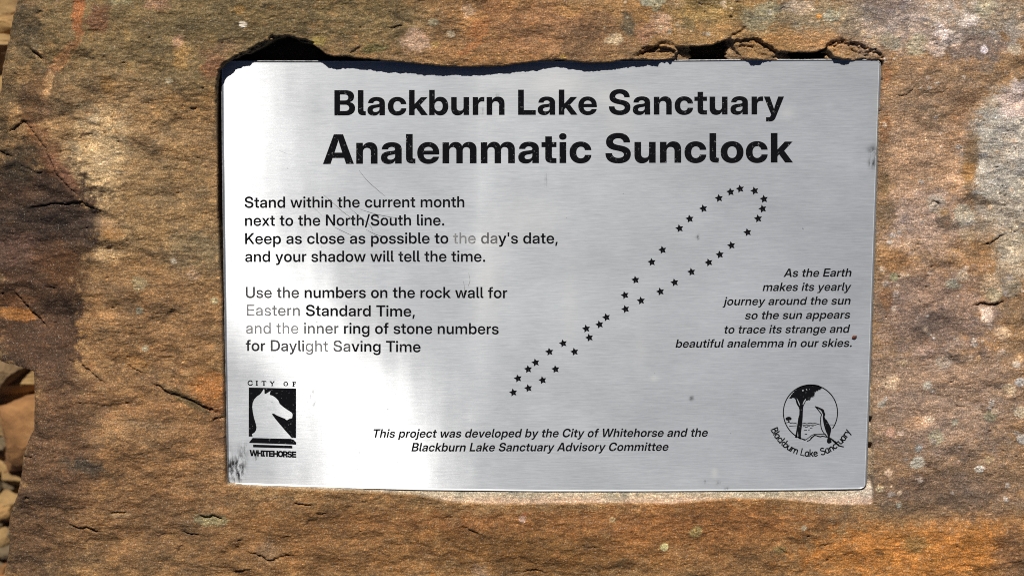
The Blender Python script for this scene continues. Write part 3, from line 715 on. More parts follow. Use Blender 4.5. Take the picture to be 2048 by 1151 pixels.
    V = np.concatenate(rings); Cc = np.concatenate(cols); F = np.concatenate(faces)
    used = np.zeros(len(V), bool); used[F.ravel()] = True
    rm = np.cumsum(used) - 1
    V = V[used]; Cc = Cc[used]; F = rm[F]
    me = bpy.data.meshes.new('boulder')
    me.vertices.add(len(V)); me.vertices.foreach_set('co', V.astype(np.float32).ravel())
    me.loops.add(F.size); me.loops.foreach_set('vertex_index', F.astype(np.int32).ravel())
    me.polygons.add(len(F)); me.polygons.foreach_set('loop_start', np.arange(0, F.size, 4, dtype=np.int32))
    me.polygons.foreach_set('loop_total', np.full(len(F), 4, dtype=np.int32))
    me.update(calc_edges=True)
    me.polygons.foreach_set('use_smooth', np.ones(len(F), bool))
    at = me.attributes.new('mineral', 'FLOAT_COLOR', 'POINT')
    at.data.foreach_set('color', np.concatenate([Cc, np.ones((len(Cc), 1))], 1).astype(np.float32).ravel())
    me.materials.append(ROCK)
    me.validate()
    o = bpy.data.objects.new('boulder', me); COL.objects.link(o)
    tag(o, 'rust brown sandstone boulder with pale lichen spots and a chiselled recess around the metal plaque', 'boulder')
    print('boulder quads', len(F))
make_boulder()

# ================================================================== PLAQUE
def on_plate(px, py, lift=0.0):
    x, y = place(px, py, FACE_Z)
    return x, y, FACE_Z + warp(px, py) + lift

plaque = bpy.data.objects.new('metal_plaque', None)
COL.objects.link(plaque)
cx_, cy_, cz_ = on_plate(1100, 550)
plaque.location = (float(cx_), float(cy_), float(cz_) - 0.003)
tag(plaque, 'brushed silver metal plaque with black lettering and stars set into the recess of the boulder', 'plaque')
PINV = plaque.location.copy()
def to_local(V): return np.asarray(V, float) - np.array(list(PINV))

def interp_curve(pts, t):
    p = np.array(pts, float); return np.interp(t, p[:, 0], p[:, 1])
def make_plate():
    nu, nv = 340, 230
    u = np.linspace(0, 1, nu); v = np.linspace(0, 1, nv)
    U, Vv = np.meshgrid(u, v)
    topx = 446 + (1761.5 - 446) * U; topy = interp_curve([(446, 122), (1100, 123), (1300, 122), (1500, 120), (1762, 119.5)], topx)
    botx = 455.5 + (1732 - 455.5) * U; boty = interp_curve([(455, 967.5), (560, 971), (700, 975.5), (850, 979), (1080, 981.5), (1300, 981.5), (1450, 980.5), (1600, 979), (1732, 976.5)], botx)
    lefty = 122 + (967.5 - 122) * Vv; leftx = interp_curve([(122, 446.5), (300, 448), (500, 450), (700, 452), (968, 455.5)], lefty)
    righty = 119.5 + (976.5 - 119.5) * Vv; rightx = interp_curve([(119, 1761.5), (350, 1753.5), (600, 1745), (750, 1740), (977, 1732)], righty)
    Px = (1 - Vv) * topx + Vv * botx + (1 - U) * leftx + U * rightx - ((1 - U) * (1 - Vv) * 446.5 + U * (1 - Vv) * 1761.5 + (1 - U) * Vv * 455.5 + U * Vv * 1732)
    Py = (1 - Vv) * topy + Vv * boty + (1 - U) * lefty + U * righty - ((1 - U) * (1 - Vv) * 122 + U * (1 - Vv) * 119.5 + (1 - U) * Vv * 967.5 + U * Vv * 976.5)
    # rounded corners
    r = 13.0
    for (cu, cv, cx, cy) in [(0, 0, 446.5, 122), (1, 0, 1761.5, 119.5), (0, 1, 455.5, 967.5), (1, 1, 1732, 976.5)]:
        ox = cx + (r if cu == 0 else -r); oy = cy + (r if cv == 0 else -r)
        dx = Px - ox; dy = Py - oy
        m = ((dx < 0) if cu == 0 else (dx > 0)) & ((dy < 0) if cv == 0 else (dy > 0))
        h = np.hypot(dx, dy); k = np.where(m & (h > r), r / np.maximum(h, 1e-6), 1)
        Px = np.where(m, ox + dx * k, Px); Py = np.where(m, oy + dy * k, Py)
    x, y, z = on_plate(Px, Py)
    PXY = np.stack([Px.ravel(), Py.ravel()], -1)
    V = np.stack([x, y, z], -1).reshape(-1, 3)
    idx = np.arange(nu * nv).reshape(nv, nu)
    F = [tuple(t) for t in np.stack([idx[1:, :-1], idx[1:, 1:], idx[:-1, 1:], idx[:-1, :-1]], -1).reshape(-1, 4).tolist()]
    loop = list(idx[0, :]) + list(idx[1:, -1]) + list(idx[-1, :-1][::-1]) + list(idx[1:-1, 0][::-1])
    rim = V[loop]
    cen = rim.mean(0)
    nxt = np.roll(rim, -1, 0) - np.roll(rim, 1, 0)
    nrm = np.stack([-nxt[:, 1], nxt[:, 0]], -1); nrm /= np.linalg.norm(nrm, axis=1)[:, None] + 1e-9
    sgn = np.sign(((rim - cen)[:, :2] * nrm).sum(1)); nrm *= sgn[:, None]
    pv = loop; VV = [V]; base = len(V)
    for (o_, dz) in ((0.00035, -0.00025), (0.00045, -0.0006), (0.00045, -0.0025)):
        p = rim.copy(); p[:, :2] += nrm * o_; p[:, 2] += dz
        VV.append(p); cur = list(range(base, base + len(loop))); base += len(loop)
        n = len(loop)
        for i in range(n):
            F.append((pv[(i + 1) % n], pv[i], cur[i], cur[(i + 1) % n]))
        pv = cur
    F.append(tuple(pv[::-1]))
    V = np.concatenate(VV)
    X, Y = Px.ravel(), Py.ravel(); pad = base - len(X)
    def ell(cx, cy, rx, ry, p=2): return np.exp(-(((X - cx) / rx) ** 2 + ((Y - cy) / ry) ** 2) ** (p / 2))
    dirt = 1.0 * ell(474, 940, 17, 26, 4) + 0.75 * ell(486, 905, 9, 20) + 0.6 * ell(458, 935, 10, 40) + 0.5 * ell(1748, 312, 8, 22) + 0.9 * ell(1744, 326, 6, 8) + 0.5 * ell(1744, 300, 10, 8)
    dirt += 0.9 * ell(964, 226, 2.5, 9) + 0.9 * ell(995, 192, 3, 4)
    for (a, b_, c_) in [(624, 783, 4), (625, 791, 3.4), (626, 799, 3), (628, 806, 3), (1436, 965, 2.5), (1453, 976, 2.5), (1409, 963, 2), (1383, 796, 3), (1397, 474, 3), (717, 904, 2), (512, 916, 3)]:
        dirt += 1.6 * ell(a, b_, c_, c_ * 1.2)
    dirt += 0.25 * ell(1093, 362, 2.2, 16) * 2
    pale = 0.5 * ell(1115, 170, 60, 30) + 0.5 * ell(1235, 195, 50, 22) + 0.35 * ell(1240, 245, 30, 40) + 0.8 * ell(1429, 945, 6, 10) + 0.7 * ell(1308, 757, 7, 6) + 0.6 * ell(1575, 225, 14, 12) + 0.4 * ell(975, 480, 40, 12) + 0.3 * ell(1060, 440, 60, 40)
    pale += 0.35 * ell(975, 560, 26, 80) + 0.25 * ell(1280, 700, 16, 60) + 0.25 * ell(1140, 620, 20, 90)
    rx_, ry_ = np.array([PXY[i] for i in (loop * 3)])[:, 0], np.array([PXY[i] for i in (loop * 3)])[:, 1]
    z0 = np.where((rx_ > 1600 - 0) | ((ry_ > 900) & (rx_ > 500)), 1.0, 0.25) * np.where((ry_ < 160) & (rx_ > 1250), 0.1, 1) + 0.6 * ((ry_ < 160) & (rx_ < 1250))
    pz = np.zeros(pad)
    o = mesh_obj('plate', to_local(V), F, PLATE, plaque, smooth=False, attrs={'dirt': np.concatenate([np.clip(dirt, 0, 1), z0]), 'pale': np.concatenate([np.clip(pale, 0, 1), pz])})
    me = o.data
    sm = np.zeros(len(me.polygons), bool); sm[:(nu - 1) * (nv - 1)] = True
    me.polygons.foreach_set('use_smooth', sm)
    me.materials.append(EDGE); me.polygons.foreach_set('material_index', (~sm).astype(np.int32))
    uv = me.uv_layers.new(name='UVMap')
    co = np.zeros(len(me.vertices) * 3); me.vertices.foreach_get('co', co); co = co.reshape(-1, 3)
    vi = np.zeros(len(me.loops), np.int32); me.loops.foreach_get('vertex_index', vi)
    ca, sa = math.cos(BRUSH), math.sin(BRUSH)
    uvs = np.stack([co[vi, 0] * ca + co[vi, 1] * sa + .5, -co[vi, 0] * sa + co[vi, 1] * ca + .5], -1)
    uv.data.foreach_set('uv', uvs.astype(np.float32).ravel())
BRUSH = R(0.0)
make_plate()

# ------------------------------------------------------------------ lettering
# outlines of the letters at two weights: letter | advance | contours of points "x,y,x_bold,y_bold" (~ = curve handle)
GLYPHS = r""" |138,138
'|130,141|49,246,41,229 44,372,34,372 86,372,107,372 81,246,100,229
,|138,138|32,-70,17,-80 54,52,35,63 100,52,112,63 63,-70,74,-80
.|138,138|70,-4,69,-5 ~57,-4,50,-5 ~39,14,24,22 39,27,24,41 ~39,40,24,59 ~57,58,50,86 70,58,69,86 ~83,58,88,86 ~101,40,114,59 101,27,114,41 ~101,14,114,22 ~83,-4,88,-5
/|166,191|163,390,191,390 43,-56,71,-56 4,-56,0,-56 124,390,120,390
A|334,373|5,0,2,0 142,372,131,372 194,372,242,372 330,0,371,0 282,0,277,0 203,224,223,171 ~196,247,211,210 ~176,304,188,290 162,350,175,339 174,350,198,339 ~160,304,185,290 ~140,247,161,210 132,224,149,171 52,0,93,0|76,104,88,75 76,144,88,142 258,144,285,142 258,104,285,75
B|327,331|37,0,26,0 37,372,26,372 172,372,178,372 ~209,372,219,372 ~263,348,276,348 ~292,304,305,306 292,274,305,278 ~292,252,305,256 ~277,221,288,222 ~250,200,258,200 231,193,237,195 231,192,237,195 ~252,189,260,193 ~286,168,297,170 ~307,131,318,132 307,104,318,105 ~307,73,318,74 ~278,26,288,27 ~218,0,230,0 174,0,188,0|82,40,108,66 174,40,175,66 ~216,40,202,66 ~261,72,232,89 261,103,232,111 ~261,124,232,125 ~241,153,218,146 ~203,170,194,157 176,170,176,157 82,170,108,157|82,209,108,220 173,209,171,220 ~196,209,186,220 ~230,224,208,230 ~247,252,220,250 247,271,220,263 ~247,299,220,283 ~208,332,194,307 173,332,171,307 82,332,108,307
C|370,372|195,-6,192,-6 ~143,-6,141,-6 ~66,43,61,40 ~22,130,14,126 22,186,14,186 ~22,242,14,246 ~66,329,60,333 ~143,378,141,378 195,378,192,378 ~224,378,226,378 ~275,361,283,359 ~316,328,327,322 ~343,281,355,270 348,252,359,239 302,252,273,239 ~298,272,270,254 ~278,304,256,279 ~250,326,236,295 ~215,336,209,304 195,336,194,304 ~156,336,164,304 ~98,298,122,276 ~68,230,99,223 68,186,99,186 ~68,142,99,150 ~98,74,122,97 ~156,36,164,68 195,36,194,68 ~215,36,209,68 ~250,47,236,77 ~278,68,256,94 ~298,100,270,118 302,120,273,133 348,120,359,133 ~343,91,355,102 ~316,44,327,50 ~275,12,283,14 ~224,-6,226,-6
D|353,360|152,0,161,0 62,0,63,0 62,40,63,71 149,40,157,71 ~195,40,192,71 ~256,76,238,97 ~286,142,261,149 286,187,261,186 ~286,232,261,224 ~256,297,238,275 ~198,332,192,302 154,332,156,302 60,332,62,302 60,372,62,372 157,372,162,372 ~211,372,218,372 ~289,328,301,327 ~330,245,346,243 330,187,346,186 ~330,129,346,129 ~288,45,301,46 ~209,0,218,0|82,372,110,372 82,0,110,0 37,0,26,0 37,372,26,372
E|297,315|37,0,26,0 37,372,26,372 279,372,299,372 279,332,299,300 82,332,110,300 82,211,110,223 265,211,285,223 265,171,285,152 82,171,110,152 82,40,110,72 279,40,299,72 279,0,299,0
F|284,301|37,0,26,0 37,372,26,372 271,372,290,372 271,332,290,300 82,332,110,300 82,211,110,216 256,211,279,216 256,171,279,146 82,171,110,146 82,0,110,0
H|362,369|37,0,26,0 37,372,26,372 82,372,110,372 82,211,110,226 280,211,259,226 280,372,259,372 326,372,343,372 326,0,343,0 280,0,259,0 280,171,259,154 82,171,110,154 82,0,110,0
I|174,207|20,0,15,0 20,40,15,68 64,40,61,68 64,332,61,305 20,332,15,305 20,372,15,372 154,372,192,372 154,332,192,305 109,332,146,305 109,40,146,68 154,40,192,68 154,0,192,0
K|325,357|68,106,87,71 68,166,87,175 ~80,180,100,191 ~106,208,125,222 ~133,237,151,253 146,251,163,268 259,372,250,372 318,372,351,372 160,203,194,188 157,203,187,188|37,0,26,0 37,372,26,372 82,372,110,372 82,243,110,276 82,164,110,178 82,142,110,138 82,0,110,0|265,0,258,0 128,191,153,163 156,227,203,227 318,0,355,0
L|274,288|37,0,26,0 37,372,26,372 82,372,110,372 82,40,110,72 262,40,277,72 262,0,277,0
N|364,373|37,0,26,0 37,372,26,372 89,372,114,372 242,130,225,195 ~247,122,231,186 ~262,97,248,155 ~280,67,267,120 288,52,276,105 284,44,266,82 ~283,57,265,100 ~282,92,264,147 ~282,124,263,189 282,132,263,202 282,372,263,372 326,372,348,372 326,0,348,0 274,0,259,0 138,216,158,162 ~132,224,151,173 ~114,255,130,209 ~88,296,104,254 74,321,91,279 79,333,107,287 ~80,304,108,259 ~82,258,110,211 ~82,226,110,173 82,216,110,162 82,0,110,0
O|384,382|192,-6,191,-6 ~142,-6,141,-6 ~66,44,61,40 ~22,130,14,126 22,186,14,186 ~22,242,14,246 ~66,329,61,333 ~142,378,141,378 192,378,191,378 ~241,378,242,378 ~318,329,322,333 ~361,242,368,246 361,186,368,186 ~361,130,368,126 ~318,44,322,40 ~241,-6,242,-6|192,36,191,68 ~226,36,219,68 ~282,71,260,96 ~316,138,283,149 316,186,283,186 ~316,234,283,224 ~282,302,260,277 ~226,336,219,304 192,336,191,304 ~158,336,164,304 ~102,302,123,277 ~68,234,99,224 68,186,99,186 ~68,138,99,149 ~102,71,123,96 ~158,36,164,68
R|324,335|37,0,26,0 37,372,26,372 175,372,177,372 ~214,372,220,372 ~271,345,282,342 ~302,294,316,286 302,260,316,248 ~302,225,316,211 ~269,174,281,156 ~210,146,216,126 172,146,172,126 62,146,77,126 62,186,77,193 174,186,172,193 ~200,186,191,193 ~237,204,218,207 ~257,237,233,232 257,260,233,248 ~257,282,233,265 ~237,315,218,289 ~200,332,191,303 174,332,172,303 82,332,110,303 82,0,110,0|254,0,235,0 164,168,151,169 215,168,239,169 306,0,325,0
S|314,339|160,-6,171,-6 ~117,-6,122,-6 ~54,25,53,24 ~20,81,17,82 20,120,17,123 66,120,98,123 ~66,94,99,104 ~88,55,117,77 ~130,35,149,63 160,35,172,63 ~187,35,192,63 ~228,51,221,73 ~250,80,238,93 250,100,238,106 ~250,116,238,117 ~236,139,224,134 ~203,156,196,146 176,163,173,151 134,173,134,159 ~78,187,79,171 ~27,234,24,223 27,272,24,264 ~27,304,24,298 ~59,352,61,350 ~117,378,126,378 156,378,169,378 ~194,378,213,378 ~252,350,277,349 ~284,298,312,295 284,262,313,257 240,262,234,257 ~238,298,232,282 ~192,337,198,310 154,337,170,310 ~130,337,152,310 ~93,321,125,299 ~72,293,109,280 72,274,109,268 ~72,260,109,257 ~86,238,122,241 ~119,222,149,230 146,215,171,225 188,204,205,218 ~216,198,235,212 ~256,179,280,193 ~282,154,308,167 ~295,122,322,133 295,102,322,112 ~295,70,322,75 ~261,21,286,22 ~200,-6,218,-6
T|312,328|12,332,11,300 12,372,11,372 300,372,317,372 300,332,317,300 179,332,207,300 179,0,207,0 134,0,122,0 134,332,122,300
U|360,361|180,-6,180,-6 ~136,-6,133,-6 ~71,28,63,28 ~35,88,25,90 35,126,25,131 35,372,25,372 80,372,108,372 80,130,108,137 ~80,103,108,117 ~104,60,126,85 ~149,36,159,67 180,36,180,67 ~211,36,202,67 ~256,60,235,85 ~280,103,253,117 280,130,253,137 280,372,253,372 325,372,336,372 325,127,336,131 ~325,88,336,90 ~289,28,297,28 ~224,-6,227,-6
W|486,516|106,0,101,0 5,372,2,372 50,372,93,372 111,140,132,199 ~116,122,138,175 ~124,86,147,126 ~132,50,156,78 136,32,161,54 130,32,143,54 ~134,50,147,78 ~142,86,157,126 ~151,122,168,175 156,140,173,199 217,372,216,372 269,372,301,372 330,140,343,199 ~335,122,349,175 ~344,86,359,126 ~352,50,369,78 356,32,374,54 350,32,355,54 ~354,50,360,78 ~362,86,369,126 ~370,122,379,175 375,140,384,199 435,372,424,372 481,372,515,372 379,0,415,0 326,0,321,0 261,240,271,194 ~254,265,266,216 ~243,315,254,271 238,340,246,308 248,340,270,308 ~242,315,262,271 ~231,265,251,216 224,240,245,194 160,0,195,0
Y|329,359|142,0,140,0 142,154,140,136 5,372,2,372 57,372,99,372 132,252,159,263 ~143,234,167,248 ~164,198,182,219 174,180,190,204 155,180,174,204 ~166,198,181,219 ~187,234,195,248 198,252,203,263 272,372,261,372 324,372,358,372 187,154,222,136 187,0,222,0
a|265,288|112,-4,106,-5 ~86,-4,79,-5 ~44,14,38,13 ~20,50,15,48 20,76,15,74 ~20,99,15,96 ~38,127,31,126 ~68,144,60,145 ~105,152,97,155 125,154,118,157 ~150,158,142,159 ~179,162,170,163 ~192,170,182,172 192,180,182,180 192,182,182,182 ~192,196,182,190 ~178,219,173,203 ~152,232,155,211 133,232,143,211 ~115,232,131,211 ~86,219,112,203 ~70,198,101,189 69,185,100,179 26,185,24,179 ~27,209,26,207 ~54,247,55,248 ~102,269,108,270 133,269,146,270 ~156,269,174,270 ~193,256,217,257 ~220,234,247,234 ~234,202,263,200 234,182,263,178 234,0,263,0 192,0,183,0 192,38,183,37 190,38,182,37 ~186,28,175,23 ~167,9,154,5 ~136,-4,125,-5|118,34,129,50 ~144,34,145,50 ~176,53,169,61 ~192,83,183,82 192,100,183,96 192,133,183,121 ~189,131,180,119 ~176,127,170,116 ~156,123,157,113 ~134,120,142,111 123,118,134,109 ~108,116,122,107 ~80,106,103,100 ~64,88,92,87 64,74,92,77 ~64,61,92,69 ~77,44,101,56 ~101,34,118,50
b|290,310|157,-5,182,-6 ~140,-5,165,-6 ~109,5,135,5 ~83,25,112,25 74,40,105,41 73,40,105,41 73,0,105,0 32,0,25,0 32,372,25,372 74,372,106,372 74,225,106,228 74,225,106,228 ~83,240,115,242 ~108,259,137,261 ~140,269,166,270 157,269,183,270 ~192,269,217,270 ~243,234,268,235 ~272,173,296,173 272,132,296,132 ~272,92,296,91 ~243,30,268,29 ~192,-5,217,-6|150,33,160,60 ~174,33,177,60 ~208,56,201,77 ~228,100,214,109 228,132,214,132 ~228,164,214,155 ~208,208,201,187 ~174,231,177,205 150,231,160,205 ~126,231,143,205 ~90,206,117,187 ~70,162,102,154 70,132,102,132 ~70,102,102,110 ~90,58,117,78 ~126,33,143,60
c|268,288|140,-6,149,-6 ~104,-6,108,-6 ~49,29,47,29 ~18,91,14,91 18,132,14,132 ~18,172,14,173 ~49,234,47,235 ~104,270,108,270 140,270,149,270 ~163,270,175,270 ~201,256,221,254 ~230,232,254,225 ~249,198,274,186 252,178,276,162 209,178,197,162 ~206,190,196,172 ~196,209,189,188 ~178,224,177,199 ~155,232,160,205 140,232,150,205 ~116,232,133,205 ~80,207,109,187 ~61,162,96,155 61,132,96,132 ~61,102,96,109 ~80,57,109,76 ~116,32,133,59 140,32,150,59 ~155,32,160,59 ~178,40,176,65 ~194,54,188,76 ~205,74,196,92 208,86,197,102 252,86,276,102 ~249,66,275,79 ~230,33,256,39 ~201,8,222,10 ~163,-6,176,-6
d|290,310|132,-5,128,-6 ~98,-5,93,-6 ~46,30,42,29 ~18,92,14,91 18,132,14,132 ~18,173,14,173 ~46,234,42,235 ~98,269,94,270 132,269,127,270 ~150,269,144,270 ~181,259,173,261 ~206,240,195,242 215,225,204,228 216,225,204,228 216,372,204,372 258,372,285,372 258,0,285,0 216,0,205,0 216,40,205,41 216,40,205,41 ~206,25,198,25 ~180,5,175,5 ~150,-5,145,-6|139,33,150,60 ~164,33,167,60 ~200,58,193,78 ~219,102,208,110 219,132,208,132 ~219,162,208,154 ~200,206,193,187 ~164,231,167,205 139,231,150,205 ~116,231,133,205 ~81,208,109,187 ~61,164,96,155 61,132,96,132 ~61,100,96,109 ~81,56,109,77 ~116,33,133,60
e|274,291|140,-6,148,-6 ~102,-6,108,-6 ~47,30,47,29 ~18,92,14,92 18,132,14,132 ~18,172,14,172 ~48,234,47,235 ~102,270,107,270 138,270,146,270 ~165,270,175,270 ~209,250,224,250 ~241,213,259,214 ~258,162,278,164 258,132,278,134 258,120,278,112 40,120,41,112 40,156,41,161 234,156,240,161 216,144,203,151 ~216,170,203,169 ~196,210,189,195 ~161,232,165,209 138,232,148,209 ~114,232,131,209 ~79,210,106,195 ~60,170,93,169 60,144,93,151 60,126,93,115 ~60,98,93,96 ~79,56,106,69 ~115,32,132,53 140,32,151,53 ~159,32,164,53 ~188,44,185,61 ~206,65,199,75 210,79,202,84 253,79,276,84 ~248,54,271,57 ~216,16,235,17 ~169,-6,181,-6
f|157,198|147,264,188,264 147,228,188,201 4,228,5,201 4,264,5,264|51,0,53,0 51,311,53,295 ~51,330,53,321 ~68,358,72,355 ~99,372,112,372 120,372,142,372 ~129,372,157,372 ~144,372,183,372 147,372,188,372 147,336,188,309 ~144,336,184,309 ~129,336,168,309 124,336,162,309 ~108,336,147,309 ~93,322,134,297 93,304,134,281 93,0,134,0
g|290,310|142,-108,153,-108 ~112,-108,113,-108 ~64,-90,60,-86 ~34,-54,31,-47 31,-28,27,-21 74,-28,104,-21 ~78,-42,107,-30 ~97,-61,120,-43 ~125,-70,140,-50 142,-70,153,-50 ~176,-70,178,-50 ~216,-34,205,-22 216,0,205,5 216,40,205,46 216,40,204,46 ~206,25,197,30 ~180,5,174,10 ~150,-5,145,1 132,-5,128,1 ~98,-5,93,1 ~46,30,42,35 ~18,92,14,96 18,132,14,134 ~18,173,14,174 ~46,234,42,235 ~98,269,94,270 132,269,127,270 ~150,269,144,270 ~181,260,173,260 ~207,239,196,241 216,223,204,227 216,223,205,227 216,264,205,264 258,264,285,264 258,0,285,13 ~258,-39,285,-30 ~226,-86,252,-83 ~173,-108,193,-108|139,33,150,65 ~164,33,167,65 ~200,58,193,82 ~219,102,208,114 219,132,208,136 ~219,162,208,157 ~200,206,193,189 ~164,231,167,206 139,231,150,206 ~116,231,133,206 ~81,208,109,190 ~61,164,96,158 61,132,96,136 ~61,100,96,114 ~81,56,109,82 ~116,33,133,65
h|280,305|74,154,106,145 74,0,106,0 32,0,25,0 32,372,25,372 74,372,106,372 74,200,106,194 61,200,92,194 ~74,236,105,229 ~120,269,151,270 152,269,188,270 ~178,269,217,270 ~222,246,258,245 ~248,199,280,199 248,164,280,166 248,0,280,0 206,0,199,0 206,161,199,150 ~206,195,199,174 ~173,230,175,200 144,230,153,200 ~124,230,139,200 ~93,214,118,188 ~74,181,106,164
i|106,131|32,0,25,0 32,264,25,264 74,264,106,264 74,0,106,0|53,316,65,293 ~41,316,45,293 ~24,333,20,316 24,344,20,335 ~24,356,20,353 ~41,374,45,376 53,374,65,376 ~65,374,85,376 ~82,356,110,353 82,344,110,334 ~82,332,110,316 ~65,316,85,293
j|106,131|32,264,25,264 74,264,106,264 74,-37,106,-19 ~74,-56,106,-46 ~58,-87,85,-85 ~27,-104,44,-104 4,-104,13,-104 -14,-104,-19,-104 -14,-67,-19,-41 0,-67,-2,-41 ~17,-67,12,-41 ~32,-50,25,-26 32,-30,25,-10|53,316,66,293 ~41,316,46,293 ~24,333,20,316 24,344,20,335 ~24,356,20,353 ~41,374,46,376 53,374,65,376 ~65,374,85,376 ~82,356,111,353 82,344,111,334 ~82,332,111,316 ~65,316,85,293
k|260,287|71,95,98,71 71,145,98,167 74,145,107,167 197,264,192,264 252,264,286,264 124,139,169,129 120,139,148,129|32,0,25,0 32,372,25,372 74,372,106,372 74,0,106,0|207,0,197,0 99,130,119,111 129,159,172,168 261,0,291,0
l|118,145|99,0,114,0 ~62,0,67,0 ~32,27,25,35 32,60,25,74 32,372,25,372 74,372,106,372 74,64,106,82 ~74,47,106,71 ~85,36,116,61 101,36,127,61 ~103,36,130,61 ~109,36,136,61 111,36,138,61 111,0,138,0 ~108,0,132,0 ~102,0,120,0
m|430,458|32,0,25,0 32,264,25,264 73,264,103,264 73,210,103,203 68,210,99,203 ~76,229,105,226 ~101,256,131,255 ~133,269,165,270 151,269,183,270 ~182,269,213,270 ~226,234,258,235 231,210,263,203 222,210,255,203 ~228,226,260,224 ~252,253,286,254 ~288,269,323,270 310,269,344,270 ~334,269,370,270 ~374,248,410,247 ~398,206,433,205 398,173,433,175 398,0,433,0 356,0,352,0 356,173,352,159 ~356,204,352,181 ~321,230,328,203 298,230,311,203 ~279,230,298,203 ~251,214,278,192 ~236,186,268,171 236,168,268,157 236,0,268,0 194,0,190,0 194,178,190,160 ~194,201,190,180 ~162,230,167,203 138,230,149,203 ~121,230,137,203 ~92,214,117,192 ~74,184,106,170 74,161,106,155 74,0,106,0
n|280,305|74,154,106,145 74,0,106,0 32,0,25,0 32,264,25,264 73,264,105,264 73,200,105,194 61,200,92,194 ~74,236,105,229 ~120,269,151,270 152,269,188,270 ~178,269,217,270 ~222,246,258,245 ~248,199,280,199 248,164,280,166 248,0,280,0 206,0,199,0 206,161,199,150 ~206,195,199,174 ~173,230,175,200 144,230,153,200 ~124,230,139,200 ~93,214,118,188 ~74,181,106,164
o|281,301|140,-6,151,-6 ~104,-6,110,-6 ~49,29,48,28 ~18,91,14,90 18,132,14,132 ~18,172,14,174 ~49,234,48,236 ~104,270,110,270 140,270,151,270 ~177,270,192,270 ~232,234,253,236 ~263,172,288,174 263,132,288,132 ~263,91,288,90 ~232,29,253,28 ~177,-6,192,-6|140,32,151,59 ~166,32,167,59 ~201,57,192,76 ~220,102,206,109 220,132,206,132 ~220,162,206,155 ~201,206,192,188 ~166,232,167,205 140,232,151,205 ~116,232,135,205 ~80,207,110,188 ~61,162,96,155 61,132,96,132 ~61,102,96,109 ~80,57,110,76 ~116,32,134,59
p|290,310|32,-104,25,-104 32,264,25,264 73,264,105,264 73,225,105,229 74,225,106,229 ~82,240,114,243 ~108,259,137,261 ~140,269,166,270 157,269,183,270 ~192,269,217,270 ~243,234,268,235 ~272,173,296,173 272,132,296,132 ~272,92,296,91 ~243,30,268,29 ~192,-5,217,-6 157,-5,182,-6 ~140,-5,165,-6 ~110,5,136,5 ~84,25,114,25 74,40,107,39 74,40,106,39 74,-104,106,-104|150,33,160,60 ~174,33,177,60 ~208,56,201,77 ~228,100,214,109 228,132,214,132 ~228,164,214,155 ~208,208,201,187 ~174,231,177,205 150,231,160,205 ~126,231,143,205 ~90,206,117,187 ~70,162,102,154 70,132,102,132 ~70,102,102,110 ~90,58,117,78 ~126,33,143,60
r|165,197|32,0,25,0 32,264,25,264 72,264,103,264 72,222,103,218 73,222,104,218 ~80,243,111,243 ~112,268,142,265 136,268,168,265 ~142,268,175,265 ~152,267,186,265 154,266,191,265 154,224,191,197 ~152,225,187,197 ~138,227,167,198 128,227,158,198 ~114,227,143,198 ~89,214,119,184 ~74,185,106,158 74,162,106,138 74,0,106,0
s|243,272|124,-6,139,-7 ~95,-6,103,-7 ~49,12,48,15 ~21,50,15,56 19,79,12,84 61,79,92,84 ~63,56,94,68 ~95,30,117,50 122,30,137,50 ~150,30,156,50 ~182,54,178,64 182,71,178,75 ~182,86,178,84 ~160,104,161,96 142,108,145,99 100,118,97,107 ~63,127,59,115 ~25,164,18,154 25,193,18,185 ~25,216,18,210 ~49,250,46,249 ~92,270,98,269 121,270,134,269 ~148,270,170,269 ~192,249,223,247 ~218,211,252,207 218,185,253,179 177,185,178,179 ~177,206,178,194 ~146,234,155,213 121,234,137,213 ~96,234,119,213 ~68,210,99,199 68,193,99,188 ~68,178,99,179 ~90,160,115,167 108,155,129,165 151,145,181,155 ~189,136,221,147 ~224,100,260,112 224,72,260,83 ~224,48,260,56 ~198,12,229,16 ~152,-6,175,-7
t|159,196|147,264,185,264 147,228,185,201 4,228,5,201 4,264,5,264|51,336,50,336 93,336,131,336 93,64,131,86 ~93,49,131,73 ~106,36,141,63 122,36,156,63 ~128,36,162,63 ~141,36,181,63 147,36,185,63 147,0,185,0 ~140,0,179,0 ~125,0,152,0 118,0,139,0 ~84,0,93,0 ~51,30,50,35 51,60,50,73
u|280,305|128,-5,116,-6 ~102,-5,88,-6 ~58,18,47,19 ~32,65,25,66 32,100,25,98 32,264,25,264 74,264,106,264 74,103,106,114 ~74,69,106,90 ~107,34,130,64 136,34,151,64 ~156,34,165,64 ~187,50,187,76 ~206,83,199,100 206,110,199,119 206,264,199,264 248,264,280,264 248,0,280,0 207,0,200,0 207,64,200,70 219,64,212,70 ~206,28,200,35 ~160,-5,154,-6
v|262,289|110,0,99,0 8,264,2,264 54,264,87,264 110,112,127,139 ~118,93,135,115 ~131,55,149,66 137,36,155,41 127,36,136,41 ~133,55,143,66 ~146,93,156,115 153,112,163,139 209,264,203,264 254,264,287,264 152,0,190,0
